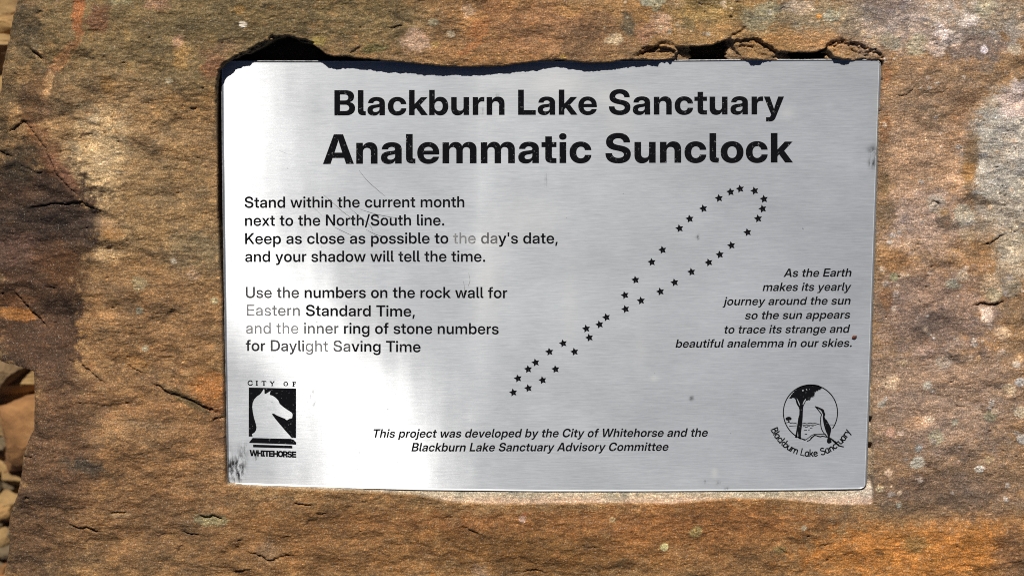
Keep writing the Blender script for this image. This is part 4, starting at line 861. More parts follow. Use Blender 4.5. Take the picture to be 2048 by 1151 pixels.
w|385,427|90,0,83,0 8,264,2,264 52,264,87,264 85,148,109,178 ~93,121,116,149 ~107,65,129,87 114,38,136,57 108,38,125,57 ~116,65,132,87 ~130,121,147,149 138,148,154,178 172,264,178,264 214,264,250,264 246,148,273,178 ~254,121,280,149 ~268,65,295,87 276,38,302,57 269,38,292,57 ~276,65,298,87 ~291,121,311,149 299,148,317,178 333,264,339,264 378,264,426,264 296,0,344,0 251,0,260,0 216,120,231,101 ~211,138,227,116 ~202,175,218,147 ~192,212,211,178 187,230,206,194 198,230,221,194 ~193,212,217,178 ~184,175,209,147 ~174,138,201,116 168,120,197,101 133,0,167,0
x|260,279|8,0,2,0 118,151,107,152 118,118,106,119 13,264,9,264 63,264,97,264 99,212,117,231 ~110,196,127,213 ~130,166,144,182 141,150,153,166 120,150,128,166 ~130,166,138,182 ~151,196,155,213 162,212,165,231 198,264,186,264 248,264,273,264 143,118,173,119 143,151,174,152 252,0,277,0 202,0,188,0 160,60,166,36 ~150,75,156,53 ~130,104,139,83 120,120,130,98 141,120,150,98 ~130,104,141,83 ~110,75,123,53 100,60,113,36 57,0,90,0
y|262,289|34,-104,32,-104 34,-67,32,-41 60,-67,68,-41 ~68,-67,77,-41 ~80,-60,87,-36 ~91,-46,95,-24 95,-35,98,-14 110,2,103,1 8,264,2,264 54,264,87,264 110,112,128,139 ~118,93,136,115 ~131,55,150,66 138,36,156,41 126,36,133,41 ~132,55,140,66 ~146,93,154,115 153,112,161,139 209,264,203,264 254,264,287,264 133,-49,172,-39 ~126,-67,164,-62 ~104,-92,140,-91 ~76,-104,108,-104 60,-104,87,-104 ~53,-104,73,-104 ~40,-104,46,-104"""
G = {}
for ln in GLYPHS.split('\n'):
    if len(ln) < 2: continue
    ch = ln[0]; f = ln[2:].split('|')
    A = [int(t) for t in f[0].split(',')]
    cs = []
    for c in f[1:]:
        cs.append([(p[0] != '~', [int(t) for t in p.lstrip('~').split(',')]) for p in c.split(' ')])
    G[ch] = (A, cs)
CAP = 372.5
KERN = {'To': -30, 'Ti': -8, 'Th': -4, 'ay': -6, 'ry': 2, 'ly': -4, 'Ea': 2, 'Av': -6, 'Ad': -6, 'AN': 0, 'rl': 2, "y'": -10, 'ow': -4, 'wa': -4, 'wi': 0, 'kb': -3, 'r.': -20, 'Na': 0, 'La': 0, 'Da': -2, 'e,': -6, 'y,': -10}

def flat(contour, w):
    """quadratic outline -> list of points"""
    P = [(on, c[0] + (c[2] - c[0]) * w, c[1] + (c[3] - c[1]) * w) for on, c in contour]
    full = []
    for i, (on, x, y) in enumerate(P):
        pon, px, py = P[i - 1]
        if not on and not pon: full.append((True, (x + px) / 2, (y + py) / 2))
        full.append((on, x, y))
    k = next(i for i, p in enumerate(full) if p[0]); full = full[k:] + full[:k]
    pts = []; n = len(full); i = 0
    while i < n:
        on, x, y = full[i]
        if on: pts.append((x, y)); i += 1; continue
        ax, ay = pts[-1]; _, bx, by = full[(i + 1) % n]
        for s in (1, 2, 3, 4):
            t = s / 5.0
            pts.append(((1 - t) ** 2 * ax + 2 * t * (1 - t) * x + t * t * bx, (1 - t) ** 2 * ay + 2 * t * (1 - t) * y + t * t * by))
        i += 1
    return pts
def area(p): return 0.5 * sum(p[i - 1][0] * p[i][1] - p[i][0] * p[i - 1][1] for i in range(len(p)))
def inside_poly(pt, p):
    c = False
    for i in range(len(p)):
        (x1, y1), (x2, y2) = p[i - 1], p[i]
        if (y1 > pt[1]) != (y2 > pt[1]) and pt[0] < (x2 - x1) * (pt[1] - y1) / (y2 - y1) + x1: c = not c
    return c
def shapes(ch, w):
    """groups of [outer, hole, hole...]"""
    loops = [flat(c, w) for c in G[ch][1]]
    if not loops: return []
    sg = np.sign(area(max(loops, key=lambda l: abs(area(l)))))
    outs = [[l] for l in loops if np.sign(area(l)) == sg]
    for l in loops:
        if np.sign(area(l)) != sg:
            best = min([o for o in outs if inside_poly(l[0], o[0])] or outs[:1], key=lambda o: abs(area(o[0])))
            best.append(l)
    return outs
def layout(text, w, track=0.0):
    """letters with x offsets, and ink extent"""
    x = 0.0; out = []
    for i, c in enumerate(text):
        x += KERN.get(text[i - 1:i + 1], 0) if i else 0
        out.append((c, x)); A = G[c][0]; x += A[0] + (A[1] - A[0]) * w + track
    return out

LIFT = 0.00010
def wind(x, y, loop):
    w = 0
    for i in range(len(loop)):
        (x1, y1), (x2, y2) = loop[i - 1], loop[i]
        if y1 <= y < y2 and (x2 - x1) * (y - y1) - (x - x1) * (y2 - y1) > 0: w += 1
        elif y2 <= y < y1 and (x2 - x1) * (y - y1) - (x - x1) * (y2 - y1) < 0: w -= 1
    return w
def triangulate(groups):
    """union of shapes (each an outer loop and its holes) as flat triangles"""
    gs = []
    for g in groups:
        s0 = area(g[0])
        gs.append([g[0]] + [h if area(h) * s0 < 0 else h[::-1] for h in g[1:]])
    P, E = [], []
    for g in gs:
        for l in g:
            b = len(P); n = len(l)
            P += [Vector((p[0], p[1])) for p in l]
            E += [(b + i, b + (i + 1) % n) for i in range(n)]
    v, _, f, *_r = delaunay_2d_cdt(P, E, [], 0, 1e-4)
    out = []
    for t in f:
        x = sum(v[k].x for k in t) / len(t); y = sum(v[k].y for k in t) / len(t)
        if any(sum(wind(x, y, l) for l in g) != 0 for g in gs): out.append(tuple(t))
    return [(p.x, p.y) for p in v], out
def add_tris(pts, tris, V, F, A, wear, lift):
    b = len(V)
    x, y, z = on_plate(np.array([p[0] for p in pts]), np.array([p[1] for p in pts]), lift)
    V += [(float(i), float(j), float(k)) for i, j, k in zip(x, y, z)]; A += [wear] * len(pts)
    for t in tris:
        a, c, d = [Vector(V[b + k]) for k in t[:3]]
        F.append(tuple(b + k for k in (t if (c - a).cross(d - a).z > 0 else t[::-1])))
def fill_loops(groups, V, F, A, wear, lift):
    pts, tris = triangulate(groups)
    add_tris(pts, tris, V, F, A, wear, lift)
CACHE = {}
def glyph_tris(c, w):
    k = (c, round(w, 3))
    if k not in CACHE:
        loops = [flat(l, w) for l in G[c][1]]
        if not loops: CACHE[k] = ([], []); return CACHE[k]
        P, E = [], []
        for l in loops:
            b = len(P); n = len(l)
            P += [Vector(p) for p in l]; E += [(b + i, b + (i + 1) % n) for i in range(n)]
        v, _, f, *_r = delaunay_2d_cdt(P, E, [], 0, 1e-4)
        out = []
        for t in f:
            x = sum(v[q].x for q in t) / len(t); y = sum(v[q].y for q in t) / len(t)
            if sum(wind(x, y, l) for l in loops) != 0: out.append(tuple(t))
        CACHE[k] = ([(p.x, p.y) for p in v], out)
    return CACHE[k]

def text_line(name, text, x0, x1, y0, y1, cap, w, slant=0.0, wears=(), label=None, bow=0.0, parent=None, solid=False):
    """ink of the line runs from x0 to x1, on a baseline from y0 to y1 (photograph coordinates)"""
    track = 0.0
    for _ in range(2):
        lay = layout(text, w, track)
        first = [p[0] + slant * p[1] for g in shapes(lay[0][0], w) for p in g[0]]
        last = [p[0] + lay[-1][1] + slant * p[1] for g in shapes(lay[-1][0], w) for p in g[0]]
        ext = max(last) - min(first)
        # letters keep a natural width: what is left over goes into the spacing
        want = (x1 - x0) / (cap / CAP); sx = want / ext
        if _ == 0:
            track = (want * (1.0 / min(max(sx, 0.93), 1.13)) - ext) / max(1, len(text) - 1) if not (0.93 < sx < 1.13) else 0.0
    k = (x1 - x0) / ext; ky = cap / CAP
    V, F, A = [], [], []
    for i, (c, ox) in enumerate(lay):
        wr = 0.0; ww = w
        for (a, b_, s, dw) in wears:
            if a <= i < b_: wr = s; ww = w + dw
        pts, tris = glyph_tris(c, ww)
        if not tris: continue
        q = [(x0 + (px + ox + slant * py - min(first)) * k,
              y0 + (y1 - y0) * ((px + ox) * k / (x1 - x0)) + bow * 4 * ((px + ox) / ext) * (1 - (px + ox) / ext) - py * ky) for (px, py) in pts]
        add_tris(q, tris, V, F, A, wr, LIFT)
    o = mesh_obj(name, to_local(V), F, PAINT, parent or plaque, attrs={'wear': A})
    if label: o['label'] = label
    return o

W_T, W_P, W_I = 0.95, 0.55, 0.62
text_line('title_lettering', 'Blackburn Lake Sanctuary', 669.5, 1568, 230.3, 228.8, 50.3, W_T, label='upper title line in bold black letters')
text_line('title_lettering', 'Analemmatic Sunclock', 646.8, 1586, 327, 324.8, 59, W_T + .04, label='larger lower title line in bold black letters')
P = [('Stand within the current month', 491.3, 928.7, 413.8, 414.2, ()),
     ('next to the North/South line.', 491.9, 888.7, 449.8, 450.5, ()),
     ('Keep as close as possible to the day\'s date,', 491.9, 1115.5, 486.1, 486.8, ((29, 32, .8, -.25), (33, 35, .45, -.1))),
     ('and your shadow will tell the time.', 491.9, 970.5, 521.8, 523.1, ()),
     ('Use the numbers on the rock wall for', 492.9, 1014.7, 593.8, 595.7, ((0, 7, .2, -.15),)),
     ('Eastern Standard Time,', 494.5, 829.9, 629.1, 632.2, ((0, 3, .85, -.35), (3, 7, .6, -.25))),
     ('and the inner ring of stone numbers', 492.9, 997.4, 665.1, 667.8, ((0, 8, .85, -.4), (8, 14, .4, -.2))),
     ('for Daylight Saving Time', 492.2, 841.3, 700.0, 703.4, ((0, 4, .1, -.05), (4, 9, .25, -.1), (9, 12, .7, -.3), (12, 15, .35, -.15)))]
for t, a, b_, c_, d_, wr in P:
    text_line('instruction_lettering', t, a, b_, c_, d_, 22.2, W_P, wears=wr, label='black line of instructions reading: ' + t.rstrip(',.'))
SL = 0.21
Q = [('As the Earth', 1566.9, 1703.1, 553.4, 552.7), ('makes its yearly', 1525.1, 1702.9, 581.5, 580.9), ('journey around the sun', 1444.9, 1701.3, 610.0, 608.5),
     ('so the sun appears', 1490, 1700.5, 638.0, 636.4), ('to trace its strange and', 1448.7, 1700.5, 666.4, 664.8), ('beautiful analemma in our skies.', 1350.9, 1703.5, 694.5, 692.9)]
for t, a, b_, c_, d_ in Q:
    text_line('italic_lettering', t, a, b_, c_, d_, 16.6, W_I, SL, label='small italic line reading: ' + t.rstrip('.'))
text_line('italic_lettering', 'This project was developed by the City of Whitehorse and the', 746.9, 1415.8, 874.2, 872.2, 17, W_I + .08, SL, bow=0.3, label='first italic line of the credit at the foot of the plate')
text_line('italic_lettering', 'Blackburn Lake Sanctuary Advisory Committee', 822.7, 1337.1, 901.7, 900.4, 17, W_I + .1, SL, bow=0.3, label='second italic line of the credit at the foot of the plate')

# ------------------------------------------------------------------ stars of the analemma
STARS = [(1228, 70), (1179, 86), (1302, 80), (1120, 118), (1350, 122), (1040, 171), (1343, 172), (1320, 222), (970, 223), (918, 272), (1266, 292), (1183, 359), (831, 382),
         (1124, 406), (776, 444), (1068, 446), (979, 494), (893, 548), (693, 535), (820, 595), (639, 613), (721, 641), (642, 684), (544, 726), (509, 763), (441, 784), (457, 830),
         (323, 859), (253, 902), (381, 902), (182, 957), (144, 991), (284, 991), (92, 1038), (218, 1047), (145, 1088), (68, 1110)]
first_star = None
for i, (sx, sy) in enumerate(STARS):
    px, py = 1000 + sx / 2.557, 350 + sy / 2.557
    if first_star is None:
        cx0, cy0 = px, py
        pts = []
        for k in range(10):
            r = 8.6 if k % 2 == 0 else 4.3
            a = R(-90 + 36 * k - 12)
            pts.append((px + r * math.cos(a), py + r * math.sin(a)))
        V, F, A = [], [], []
        fill_loops([[pts]], V, F, A, 0.0, LIFT)
        c = np.array([float(q) for q in on_plate(px, py)])
        first_star = mesh_obj('star', np.array(V) - c, F, PAINT, plaque, attrs={'wear': A})
        first_star.location = Vector(c) - PINV
    else:
        o = first_star.copy(); COL.objects.link(o); o.parent = plaque
        o.location = Vector([float(q) for q in on_plate(px, py)]) - PINV
        o.rotation_euler.z = R(random.Random(i).uniform(-5, 5))

# ------------------------------------------------------------------ emblem of the horse
def paint_part(name, groups, parent=None, wear=0.0, lift=LIFT, label=None):
    V, F, A = [], [], []
    fill_loops(groups, V, F, A, wear, lift)
    o = mesh_obj(name, to_local(V), F, PAINT, parent or plaque, attrs={'wear': A})
    if label: o['label'] = label
    return o
def smooth_closed(pts, n=4, closed=True):
    """Catmull-Rom through the points"""
    out = []; m = len(pts)
    rng = range(m) if closed else range(m - 1)
    for i in rng:
        g = lambda k: pts[k % m] if closed else pts[min(max(k, 0), m - 1)]
        p0, p1, p2, p3 = g(i - 1), g(i), g(i + 1), g(i + 2)
        for s in range(n):
            t = s / n
            out.append(tuple(0.5 * (2 * p1[j] + (p2[j] - p0[j]) * t + (2 * p0[j] - 5 * p1[j] + 4 * p2[j] - p3[j]) * t * t + (3 * p1[j] - p0[j] - 3 * p2[j] + p3[j]) * t ** 3) for j in (0, 1)))
    if not closed: out.append(pts[-1])
    return out
def stroke(pts, w, n=3, taper=False):
    """a brush line of width w as one closed outline"""
    p = smooth_closed(pts, n, False) if len(pts) > 2 else pts
    L, Rr = [], []
    for i in range(len(p)):
        a = p[max(i - 1, 0)]; b = p[min(i + 1, len(p) - 1)]
        dx, dy = b[0] - a[0], b[1] - a[1]; h = math.hypot(dx, dy) or 1
        ww = w * (0.35 + 0.65 * math.sin(math.pi * min(max(i / (len(p) - 1), .0), 1))) if taper else w
        nx, ny = -dy / h * ww / 2, dx / h * ww / 2
        q = p[i]
        if i == 0: q = (q[0] - dx / h * w * .35, q[1] - dy / h * w * .35)
        if i == len(p) - 1: q = (q[0] + dx / h * w * .35, q[1] + dy / h * w * .35)
        L.append((q[0] + nx, q[1] + ny)); Rr.append((q[0] - nx, q[1] - ny))
    return [L + Rr[::-1]]
H0 = lambda p: (480 + p[0] / 6.056, 740 + p[1] / 6.056)
neck = [(152, 800), (143, 768), (158, 762), (178, 748), (194, 722), (200, 688), (190, 640), (172, 580), (157, 510), (149, 440), (155, 388), (175, 345), (207, 311), (240, 290), (258, 270), (276, 243), (291, 219),
        (297, 240), (298, 282), (312, 280), (328, 272), (345, 262), (371, 244), (365, 268), (361, 293), (395, 303), (432, 328), (464, 362), (476, 392), (482, 404), (528, 443), (580, 479), (618, 503), (634, 520), (637, 545), (630, 576),
        (606, 584), (588, 590), (570, 602), (556, 596), (545, 584), (500, 566), (450, 546), (418, 526), (398, 520), (387, 526), (396, 542), (436, 596), (500, 672), (560, 742), (612, 800), (626, 816)]
sq = [(678, 817), (680, 218), (108, 205), (105, 800)]
emblem = paint_part('horse_emblem', [[[H0(p) for p in neck + sq]]], label='black square emblem with the silver head of a horse')
paint_part('plinth', [[[H0(p) for p in [(152, 818), (380, 824), (612, 828), (646, 838), (680, 872), (680, 898), (400, 887), (112, 877), (112, 868)]]]], emblem)
paint_part('plinth', [[[H0(p) for p in [(158, 898), (634, 912), (634, 944), (158, 930)]]]], emblem)
text_line('emblem_lettering', 'WHITEHORSE', 480 + 114 / 6.056, 480 + 681 / 6.056, 740 + 1037 / 6.056, 740 + 1056 / 6.056, 12.4, 1.6, label='heavy black letters WHITEHORSE', parent=emblem)
# CITY OF in small widely spaced serif capitals
gr = []
def serif_bar(x, y, w, t=6): return [[H0((x - w / 2, y - t / 2)), H0((x + w / 2, y - t / 2)), H0((x + w / 2, y + t / 2)), H0((x - w / 2, y + t / 2))]]
def st(pts, w, n=3): gr.append([[H0(q) for q in stroke(pts, w, n)[0]]])
st([(148, 138), (140, 126), (124, 123), (106, 132), (99, 150), (106, 168), (124, 177), (142, 173), (150, 162)], 12); st([(147, 125), (147, 141)], 7)
st([(205, 126), (205, 176)], 15); gr.append(serif_bar(205, 127, 28)); gr.append(serif_bar(205, 177, 28))
st([(291, 129), (291, 178)], 15); gr.append(serif_bar(291, 129, 54, 8)); gr.append(serif_bar(291, 179, 28)); st([(266, 128), (266, 140)], 7); st([(316, 128), (316, 140)], 7)
st([(371, 133), (391, 158)], 14); st([(412, 134), (391, 158)], 9); st([(391, 156), (391, 182)], 14); gr.append(serif_bar(371, 132, 26)); gr.append(serif_bar(410, 132, 22)); gr.append(serif_bar(391, 184, 26))
oo = [(555 + 28 * math.cos(a), 161 + 27 * math.sin(a)) for a in np.linspace(0, 2 * math.pi, 28, endpoint=False)]
oi = [(555 + 15 * math.cos(a), 161 + 19 * math.sin(a)) for a in np.linspace(0, 2 * math.pi, 28, endpoint=False)]
gr.append([[H0(p) for p in oo], [H0(p) for p in oi]])
st([(649, 140), (649, 188)], 15); gr.append(serif_bar(657, 140, 42, 8)); gr.append(serif_bar(649, 189, 28)); gr.append(serif_bar(658, 162, 26, 7)); st([(675, 140), (675, 153)], 7)
paint_part('emblem_lettering', [g if isinstance(g[0], list) and not isinstance(g[0][0], (int, float)) else [g] for g in gr], emblem, label='widely spaced serif letters CITY OF')

# ------------------------------------------------------------------ emblem of the tree, lake and bird
E0 = lambda p: (1520 + p[0] / 6.395, 750 + p[1] / 6.395)
def E_(l): return [[E0(p) for p in l]]
ring = []
a0, a1 = math.atan2(200, 280), math.atan2(355, -60)
ang = np.linspace(a1, a0 + 2 * math.pi, 90)
ro = [(645 + 353 * math.cos(a), 474 + 360 * math.sin(a)) for a in ang]
ri = [(645 + 340 * math.cos(a), 474 + 347 * math.sin(a)) for a in ang]
bird = paint_part('bird_emblem', [E_(ro + ri[::-1])], label='round line emblem of a tree, a lake and a bird on a branch')
crown = [(374, 292), (378, 280), (392, 268), (396, 250), (410, 244), (414, 226), (432, 216), (440, 196), (462, 186), (482, 164), (520, 142), (570, 124), (640, 114), (700, 116), (750, 126), (782, 146), (790, 168), (776, 172), (772, 186), (748, 184), (744, 200), (722, 198),
         (712, 214), (694, 214), (704, 232), (694, 244), (700, 262), (682, 264), (684, 278), (662, 276), (648, 284), (646, 304), (636, 318), (614, 314), (604, 324), (590, 322),
         (576, 352), (560, 382), (552, 408), (548, 470), (546, 540), (540, 610), (532, 680), (524, 740), (524, 816), (492, 806), (488, 760), (484, 712), (478, 760), (474, 800), (446, 790), (458, 740), (466, 690), (480, 620),
         (488, 550), (502, 500), (504, 440), (496, 408), (478, 382), (464, 350), (456, 312), (440, 290), (420, 284), (400, 296)]
paint_part('tree_mark', [E_([crown[0]] + crown[1:]) + [[E0(p) for p in [(466, 286), (478, 300), (498, 336), (510, 372), (508, 388), (496, 366), (482, 330)]]] + [[E0(p) for p in [(590, 292), (584, 318), (566, 348), (552, 374), (544, 370), (552, 344), (568, 312)]]]
           + [[E0(p) for p in [(538, 186), (550, 178), (560, 186), (556, 200), (542, 202)]]] + [[E0(p) for p in [(584, 172), (598, 170), (606, 186), (596, 192)]]]], bird)
body = [(703, 393), (740, 402), (768, 414), (800, 428), (818, 444), (824, 470), (834, 490), (832, 512), (826, 524), (834, 552), (852, 568), (870, 598), (892, 640), (910, 676), (906, 720), (898, 756), (892, 788), (906, 800), (912, 830), (916, 852), (900, 864),
        (880, 870), (860, 858), (856, 836), (862, 806), (868, 788), (860, 750), (846, 724), (834, 690), (822, 650), (812, 610), (806, 570), (802, 530), (806, 500), (798, 486), (790, 462), (770, 440), (738, 422)]
paint_part('bird_mark', [E_(smooth_closed(body, 3))], bird)
lines = [([(706, 396), (740, 436), (770, 474), (786, 500), (780, 520), (774, 560), (776, 610), (780, 650), (790, 690), (812, 730), (840, 762), (866, 790)], 12),
         ([(908, 806), (940, 842), (980, 876), (1020, 900), (1066, 912)], 15), ([(930, 816), (980, 866), (1010, 884)], 9), ([(560, 830), (590, 818), (620, 796), (650, 772), (690, 752), (740, 752), (800, 748), (840, 752)], 9),
         ([(604, 838), (636, 826), (660, 800), (690, 770), (720, 768), (760, 782), (800, 776), (850, 786)], 13), ([(650, 800), (680, 780), (700, 760)], 16), ([(740, 776), (780, 784)], 14),
         ([(316, 604), (350, 602), (372, 594), (390, 612), (412, 604), (430, 614), (450, 610), (474, 618)], 8), ([(540, 616), (570, 610), (600, 616), (640, 606), (672, 614), (706, 612), (740, 622), (764, 628)], 9),
         ([(376, 648), (430, 644), (474, 642)], 7), ([(545, 636), (640, 634), (720, 632)], 6), ([(892, 630), (950, 630)], 6), ([(552, 650), (580, 652)], 6), ([(606, 648), (640, 648)], 5), ([(580, 663), (606, 661)], 8), ([(640, 672), (668, 670)], 7),
         ([(614, 696), (634, 694)], 8), ([(562, 702), (596, 700)], 8), ([(574, 751), (600, 750)], 8), ([(660, 650), (684, 648)], 5),
         ([(362, 570), (370, 600)], 11), ([(356, 572), (364, 586)], 5), ([(384, 566), (372, 586)], 6)]
paint_part('landscape_lines', [[[E0(q) for q in stroke(p, w)[0]]] for p, w in lines] + [E_(smooth_closed([(326, 552), (334, 538), (352, 530), (376, 528), (398, 538), (404, 556), (392, 570), (376, 566), (360, 574), (338, 572)], 3))], bird)
# rounded hand lettering along the arc (strokes in a 0..100 high box, width given)
HAND = {'B': (58, [[(8, 0), (8, 100)], [(8, 98), (36, 96), (46, 78), (34, 58), (10, 54)], [(10, 54), (42, 48), (52, 26), (38, 4), (8, 2)]]),
        'l': (20, [[(10, 0), (10, 100)]]), 'a': (56, [[(46, 60), (26, 66), (8, 48), (8, 18), (24, 0), (42, 14), (46, 56)], [(46, 60), (46, 2)]]),
        'c': (48, [[(42, 56), (26, 64), (9, 48), (8, 20), (24, 2), (43, 10)]]), 'k': (50, [[(8, 0), (8, 100)], [(42, 60), (10, 28)], [(20, 36), (44, 0)]]),
        'b': (54, [[(8, 100), (8, 2)], [(8, 46), (28, 62), (46, 44), (44, 14), (26, 0), (8, 10)]]), 'u': (54, [[(8, 62), (8, 20), (20, 2), (38, 8), (46, 26)], [(46, 62), (46, 0)]]),
        'r': (38, [[(8, 62), (8, 0)], [(8, 40), (22, 60), (36, 56)]]), 'n': (52, [[(8, 62), (8, 0)], [(8, 40), (26, 62), (42, 50), (44, 0)]]),
        'L': (52, [[(8, 100), (8, 2), (48, 2)]]), 'e': (54, [[(8, 34), (46, 38), (40, 58), (24, 64), (9, 48), (8, 20), (24, 0), (46, 10)]]),
        'S': (60, [[(52, 86), (36, 98), (14, 90), (12, 68), (34, 54), (52, 40), (50, 14), (30, 0), (6, 12)]]), 't': (42, [[(20, 92), (20, 0)], [(4, 62), (38, 62)]]),
        'y': (52, [[(8, 62), (26, 8)], [(46, 62), (14, -34)]]), ' ': (34, [])}
txt = 'Blackburn Lake Sanctuary'
tot = sum(HAND[c][0] for c in txt)
cxa, cya, rad = 652, 478, 556.0
ph = R(-67.5); dph = R(133.0) / tot
gs = []
for c in txt:
    w_, sts = HAND[c]
    for s in sts:
        pl = []
        for (x, y) in (smooth_closed(s, 4, False) if len(s) > 2 and c != 'L' else s):
            a = ph + x * dph; rr = rad - y * 0.86
            pl.append((cxa + rr * math.sin(a), cya + rr * math.cos(a)))
        gs.append([[E0(q) for q in stroke(pl, 15, 1)[0]]])
    ph += w_ * dph
paint_part('emblem_lettering', gs, bird, label='rounded letters Blackburn Lake Sanctuary in an arc under the emblem')

# ------------------------------------------------------------------ scratches
SCR = new_mat('scratch')[0]
nb = SCR.node_tree.nodes['Principled BSDF']
nb.inputs['Base Color'].default_value = (0.28, 0.28, 0.29, 1); nb.inputs['Metallic'].default_value = 0.6; nb.inputs['Roughness'].default_value = 0.5
sc = [[(719, 340), (733, 358), (750, 374), (771, 392)], [(648, 388), (664, 402), (690, 425), (712, 440)], [(630, 415), (645, 430)], [(700, 415), (725, 436), (742, 452), (746, 462)],
      [(720, 417), (755, 428), (800, 436)], [(668, 452), (688, 462), (705, 470)], [(733, 458), (752, 468), (768, 472)], [(1093, 347), (1092, 378)], [(926, 560), (929, 575), (927, 595)], [(937, 545), (940, 560), (936, 572)],
      [(1395, 470), (1397, 478)], [(712, 300), (724, 314)], [(560, 300), (575, 306)]]
gs = [stroke(s, 0.6, 3, True) for s in sc]
o = None
for g in gs:
    o = paint_part('scratch', [g], lift=LIFT * 1.6); o.data.materials[0] = SCR

# ------------------------------------------------------------------ a small husk lying on the plate
def make_husk():
    m, nt, b = new_mat('husk')
    c = ramp(nt, tex_noise(nt, mapped(nt, (1, 1, 1)), 1500, 3, 0.6), [(0.35, (0.06, 0.012, 0.006, 1)), (0.65, (0.22, 0.06, 0.03, 1))])
    nt.links.new(c, b.inputs['Base Color']); b.inputs['Roughness'].default_value = 0.6
    V, F = [], []
    nu, nv = 14, 8
    for i in range(nu + 1):
        t = i / nu; s = math.sin(math.pi * t) ** 0.8
        for j in range(nv):
            a = 2 * math.pi * j / nv
            V.append((0.0016 * (t * 2 - 1), 0.0009 * s * math.cos(a) * (1 + .2 * math.sin(5 * t)), 0.0005 + 0.00045 * s * math.sin(a) + 0.0003 * t))
    for i in range(nu):
        for j in range(nv):
            F.append((i * nv + j, i * nv + (j + 1) % nv, (i + 1) * nv + (j + 1) % nv, (i + 1) * nv + j))
    o = mesh_obj('seed_husk', V, F, m, smooth=True)
    x, y, z = on_plate(1708.5, 673)
    o.location = (float(x), float(y), float(z) + 0.0001); o.rotation_euler.z = R(22)
    tag(o, 'tiny red brown seed husk lying on the plaque right after the small italic text', 'seed husk')
make_husk()

# ------------------------------------------------------------------ stones on the ground beside the boulder
ST = [plain_stone('pale_sandstone', [(0.3, (0.20, 0.12, 0.05, 1)), (0.55, (0.40, 0.26, 0.11, 1)), (0.75, (0.58, 0.42, 0.22, 1))], 30),
      plain_stone('rust_sandstone', [(0.3, (0.15, 0.07, 0.025, 1)), (0.55, (0.32, 0.16, 0.06, 1)), (0.75, (0.46, 0.27, 0.13, 1))], 30),
      plain_stone('grey_stone', [(0.3, (0.09, 0.065, 0.035, 1)), (0.55, (0.19, 0.14, 0.08, 1)), (0.75, (0.32, 0.24, 0.14, 1))], 30)]
SUBD = 4
def stone_mesh(seed, dims, name, rough=1.0):
    """angular broken stone: a ball cut by random planes"""
    rnd = random.Random(seed)
    import bmesh
    bm = bmesh.new()
    bmesh.ops.create_icosphere(bm, subdivisions=SUBD, radius=1.0)
    cuts = []
    for _ in range(11):
        n = Vector((rnd.gauss(0, 1), rnd.gauss(0, 1), rnd.gauss(0, 1))).normalized()
        cuts.append((n, rnd.uniform(0.42, 0.8)))
    for v in bm.verts:
        c = v.co.copy()
        for n, d in cuts:
            k = c.dot(n)
            if k > d: c -= n * (k - d)
        c *= 1 + 0.025 * rough * rnd.uniform(-1, 1)
        v.co = Vector((c.x * dims[0] * 1.35, c.y * dims[1] * 1.35, c.z * dims[2] * 1.35))
    me = bpy.data.meshes.new(name); bm.to_mesh(me); bm.free()
    return me
stones = [  # px, py of the middle, z, half sizes (m), turn, tilt, material, label, kind
    (-30, 18, .05, (.050, .022, .020), 8, 10, 0, 'ochre brown stone slab at the very top left beside the boulder'),
    (-6, 46, .062, (.040, .009, .012), 4, 6, 0, 'thin pale cream stone slab beside the boulder, upper left corner'),
    (-20, 82, .05, (.042, .018, .022), -6, -8, 0, 'smooth tan stone under the thin pale slab, upper left'),
    (-26, 132, .045, (.045, .020, .022), -12, 8, 0, 'pale rounded tan stone beside the dark gap, upper left'),
    (-30, 196, .035, (.040, .020, .020), 10, 0, 1, 'rusty ochre stone half hidden by the boulder edge, left'),
    (8, 742, .075, (.016, .008, .010), 18, 12, 2, 'rounded grey stone on top of the stone pile, lower left'),
    (34, 752, .060, (.042, .012, .016), -6, 8, 0, 'long pale yellow stone slab at the top of the stone pile'),
    (16, 788, .050, (.052, .014, .018), 16, 10, 0, 'tan stone slab tilted below the long pale yellow one'),
    (40, 830, .052, (.030, .026, .016), 38, -20, 1, 'flat pinkish brown stone slab leaning against the boulder foot'),
    (20, 846, .062, (.013, .007, .008), 8, 8, 0, 'cream stone chip lying on the pinkish brown slab'),
    (4, 870, .060, (.014, .008, .009), -10, -6, 2, 'grey cream stone just below the cream chip'),
    (24, 898, .050, (.010, .009, .010), -30, 10, 1, 'orange brown stone chunk just below the dark gap in the pile'),
    (46, 874, .052, (.007, .005, .006), 20, -8, 0, 'tiny pale chip wedged against the boulder foot, lower left')]
_s = random.Random(12)
for _ in range(60):
    sy = _s.uniform(860, 1165)
    q = _s.uniform(.0045, .0085)
    stones.append((_s.uniform(-50, 58 - (sy - 905) * .18), sy, _s.uniform(.038, .056), (q * _s.uniform(1, 1.9), q, q * _s.uniform(.7, 1)), _s.uniform(-60, 60), _s.uniform(-30, 30), _s.choice((0, 0, 1, 2)), None))
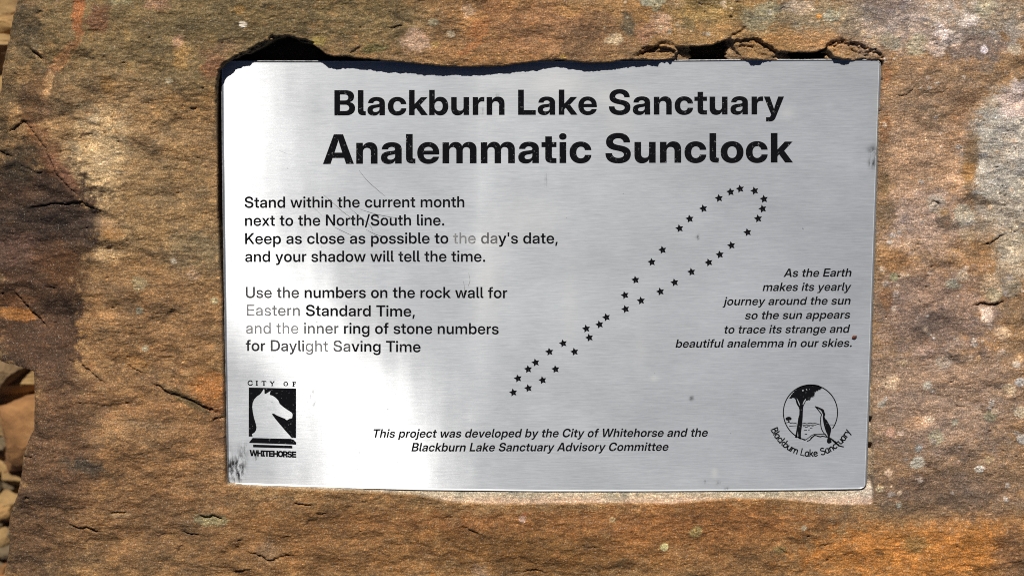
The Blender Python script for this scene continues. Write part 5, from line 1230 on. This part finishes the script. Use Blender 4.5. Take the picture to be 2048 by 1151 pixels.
KIND = ['small angular pale ochre stone in the gravel pile at the lower left', 'small angular rust brown stone in the gravel pile at the lower left', 'small angular dull grey brown stone in the gravel pile at the lower left']
for i, (px, py, z, dims, tn, tl, mi, lab) in enumerate(stones):
    tiny = lab is None; lab = lab or KIND[mi]
    me = stone_mesh(100 + i, dims, 'loose_stone')
    me.materials.append(ST[mi])
    o = bpy.data.objects.new('loose_stone', me); COL.objects.link(o)
    x, y = place(px, py, z)
    o.location = (float(x), float(y), z); o.rotation_euler = (R(tl), R(tl * .6), R(tn))
    tag(o, lab, 'stone', 'small stones of the gravel pile' if tiny else 'loose stones on the ground beside the boulder')
# broken rubble under and around them
def make_rubble():
    global SUBD
    SUBD = 2
    rnd = random.Random(7)
    V, F, mats = [], [], []
    protos = []
    for s in range(7):
        me = stone_mesh(300 + s, (1, 1, 1), 'tmp', 1.0)
        protos.append(([v.co.copy() for v in me.vertices], [tuple(p.vertices) for p in me.polygons])); bpy.data.meshes.remove(me)
    for k in range(1500):
        px = rnd.uniform(-420, 160); py = rnd.uniform(-160, 1300)
        near = rnd.random()
        z = rnd.uniform(0.004, 0.034)
        x, y = place(px, py, z); s = rnd.uniform(.003, .008) if near < .85 else rnd.uniform(.008, .013)
        vs, fs = protos[rnd.randrange(7)]
        M = Matrix.Rotation(rnd.uniform(0, 6.28), 3, 'Z') @ Matrix.Rotation(rnd.uniform(-.6, .6), 3, 'X')
        b = len(V); a = (s * rnd.uniform(1, 1.8), s, s * rnd.uniform(.5, .9))
        for v in vs:
            q = M @ Vector((v.x * a[0], v.y * a[1], v.z * a[2]))
            V.append((q.x + float(x), q.y + float(y), q.z + z))
        F += [tuple(b + t for t in f) for f in fs]; mats += [rnd.choice((0, 0, 1, 2))] * len(fs)
    o = mesh_obj('rubble', V, F, ST[0])
    o.data.materials.append(ST[1]); o.data.materials.append(ST[2])
    o.data.polygons.foreach_set('material_index', mats)
    tag(o, 'loose ochre rubble and chips covering the ground beside the boulder', 'rubble', kind='stuff')
make_rubble()
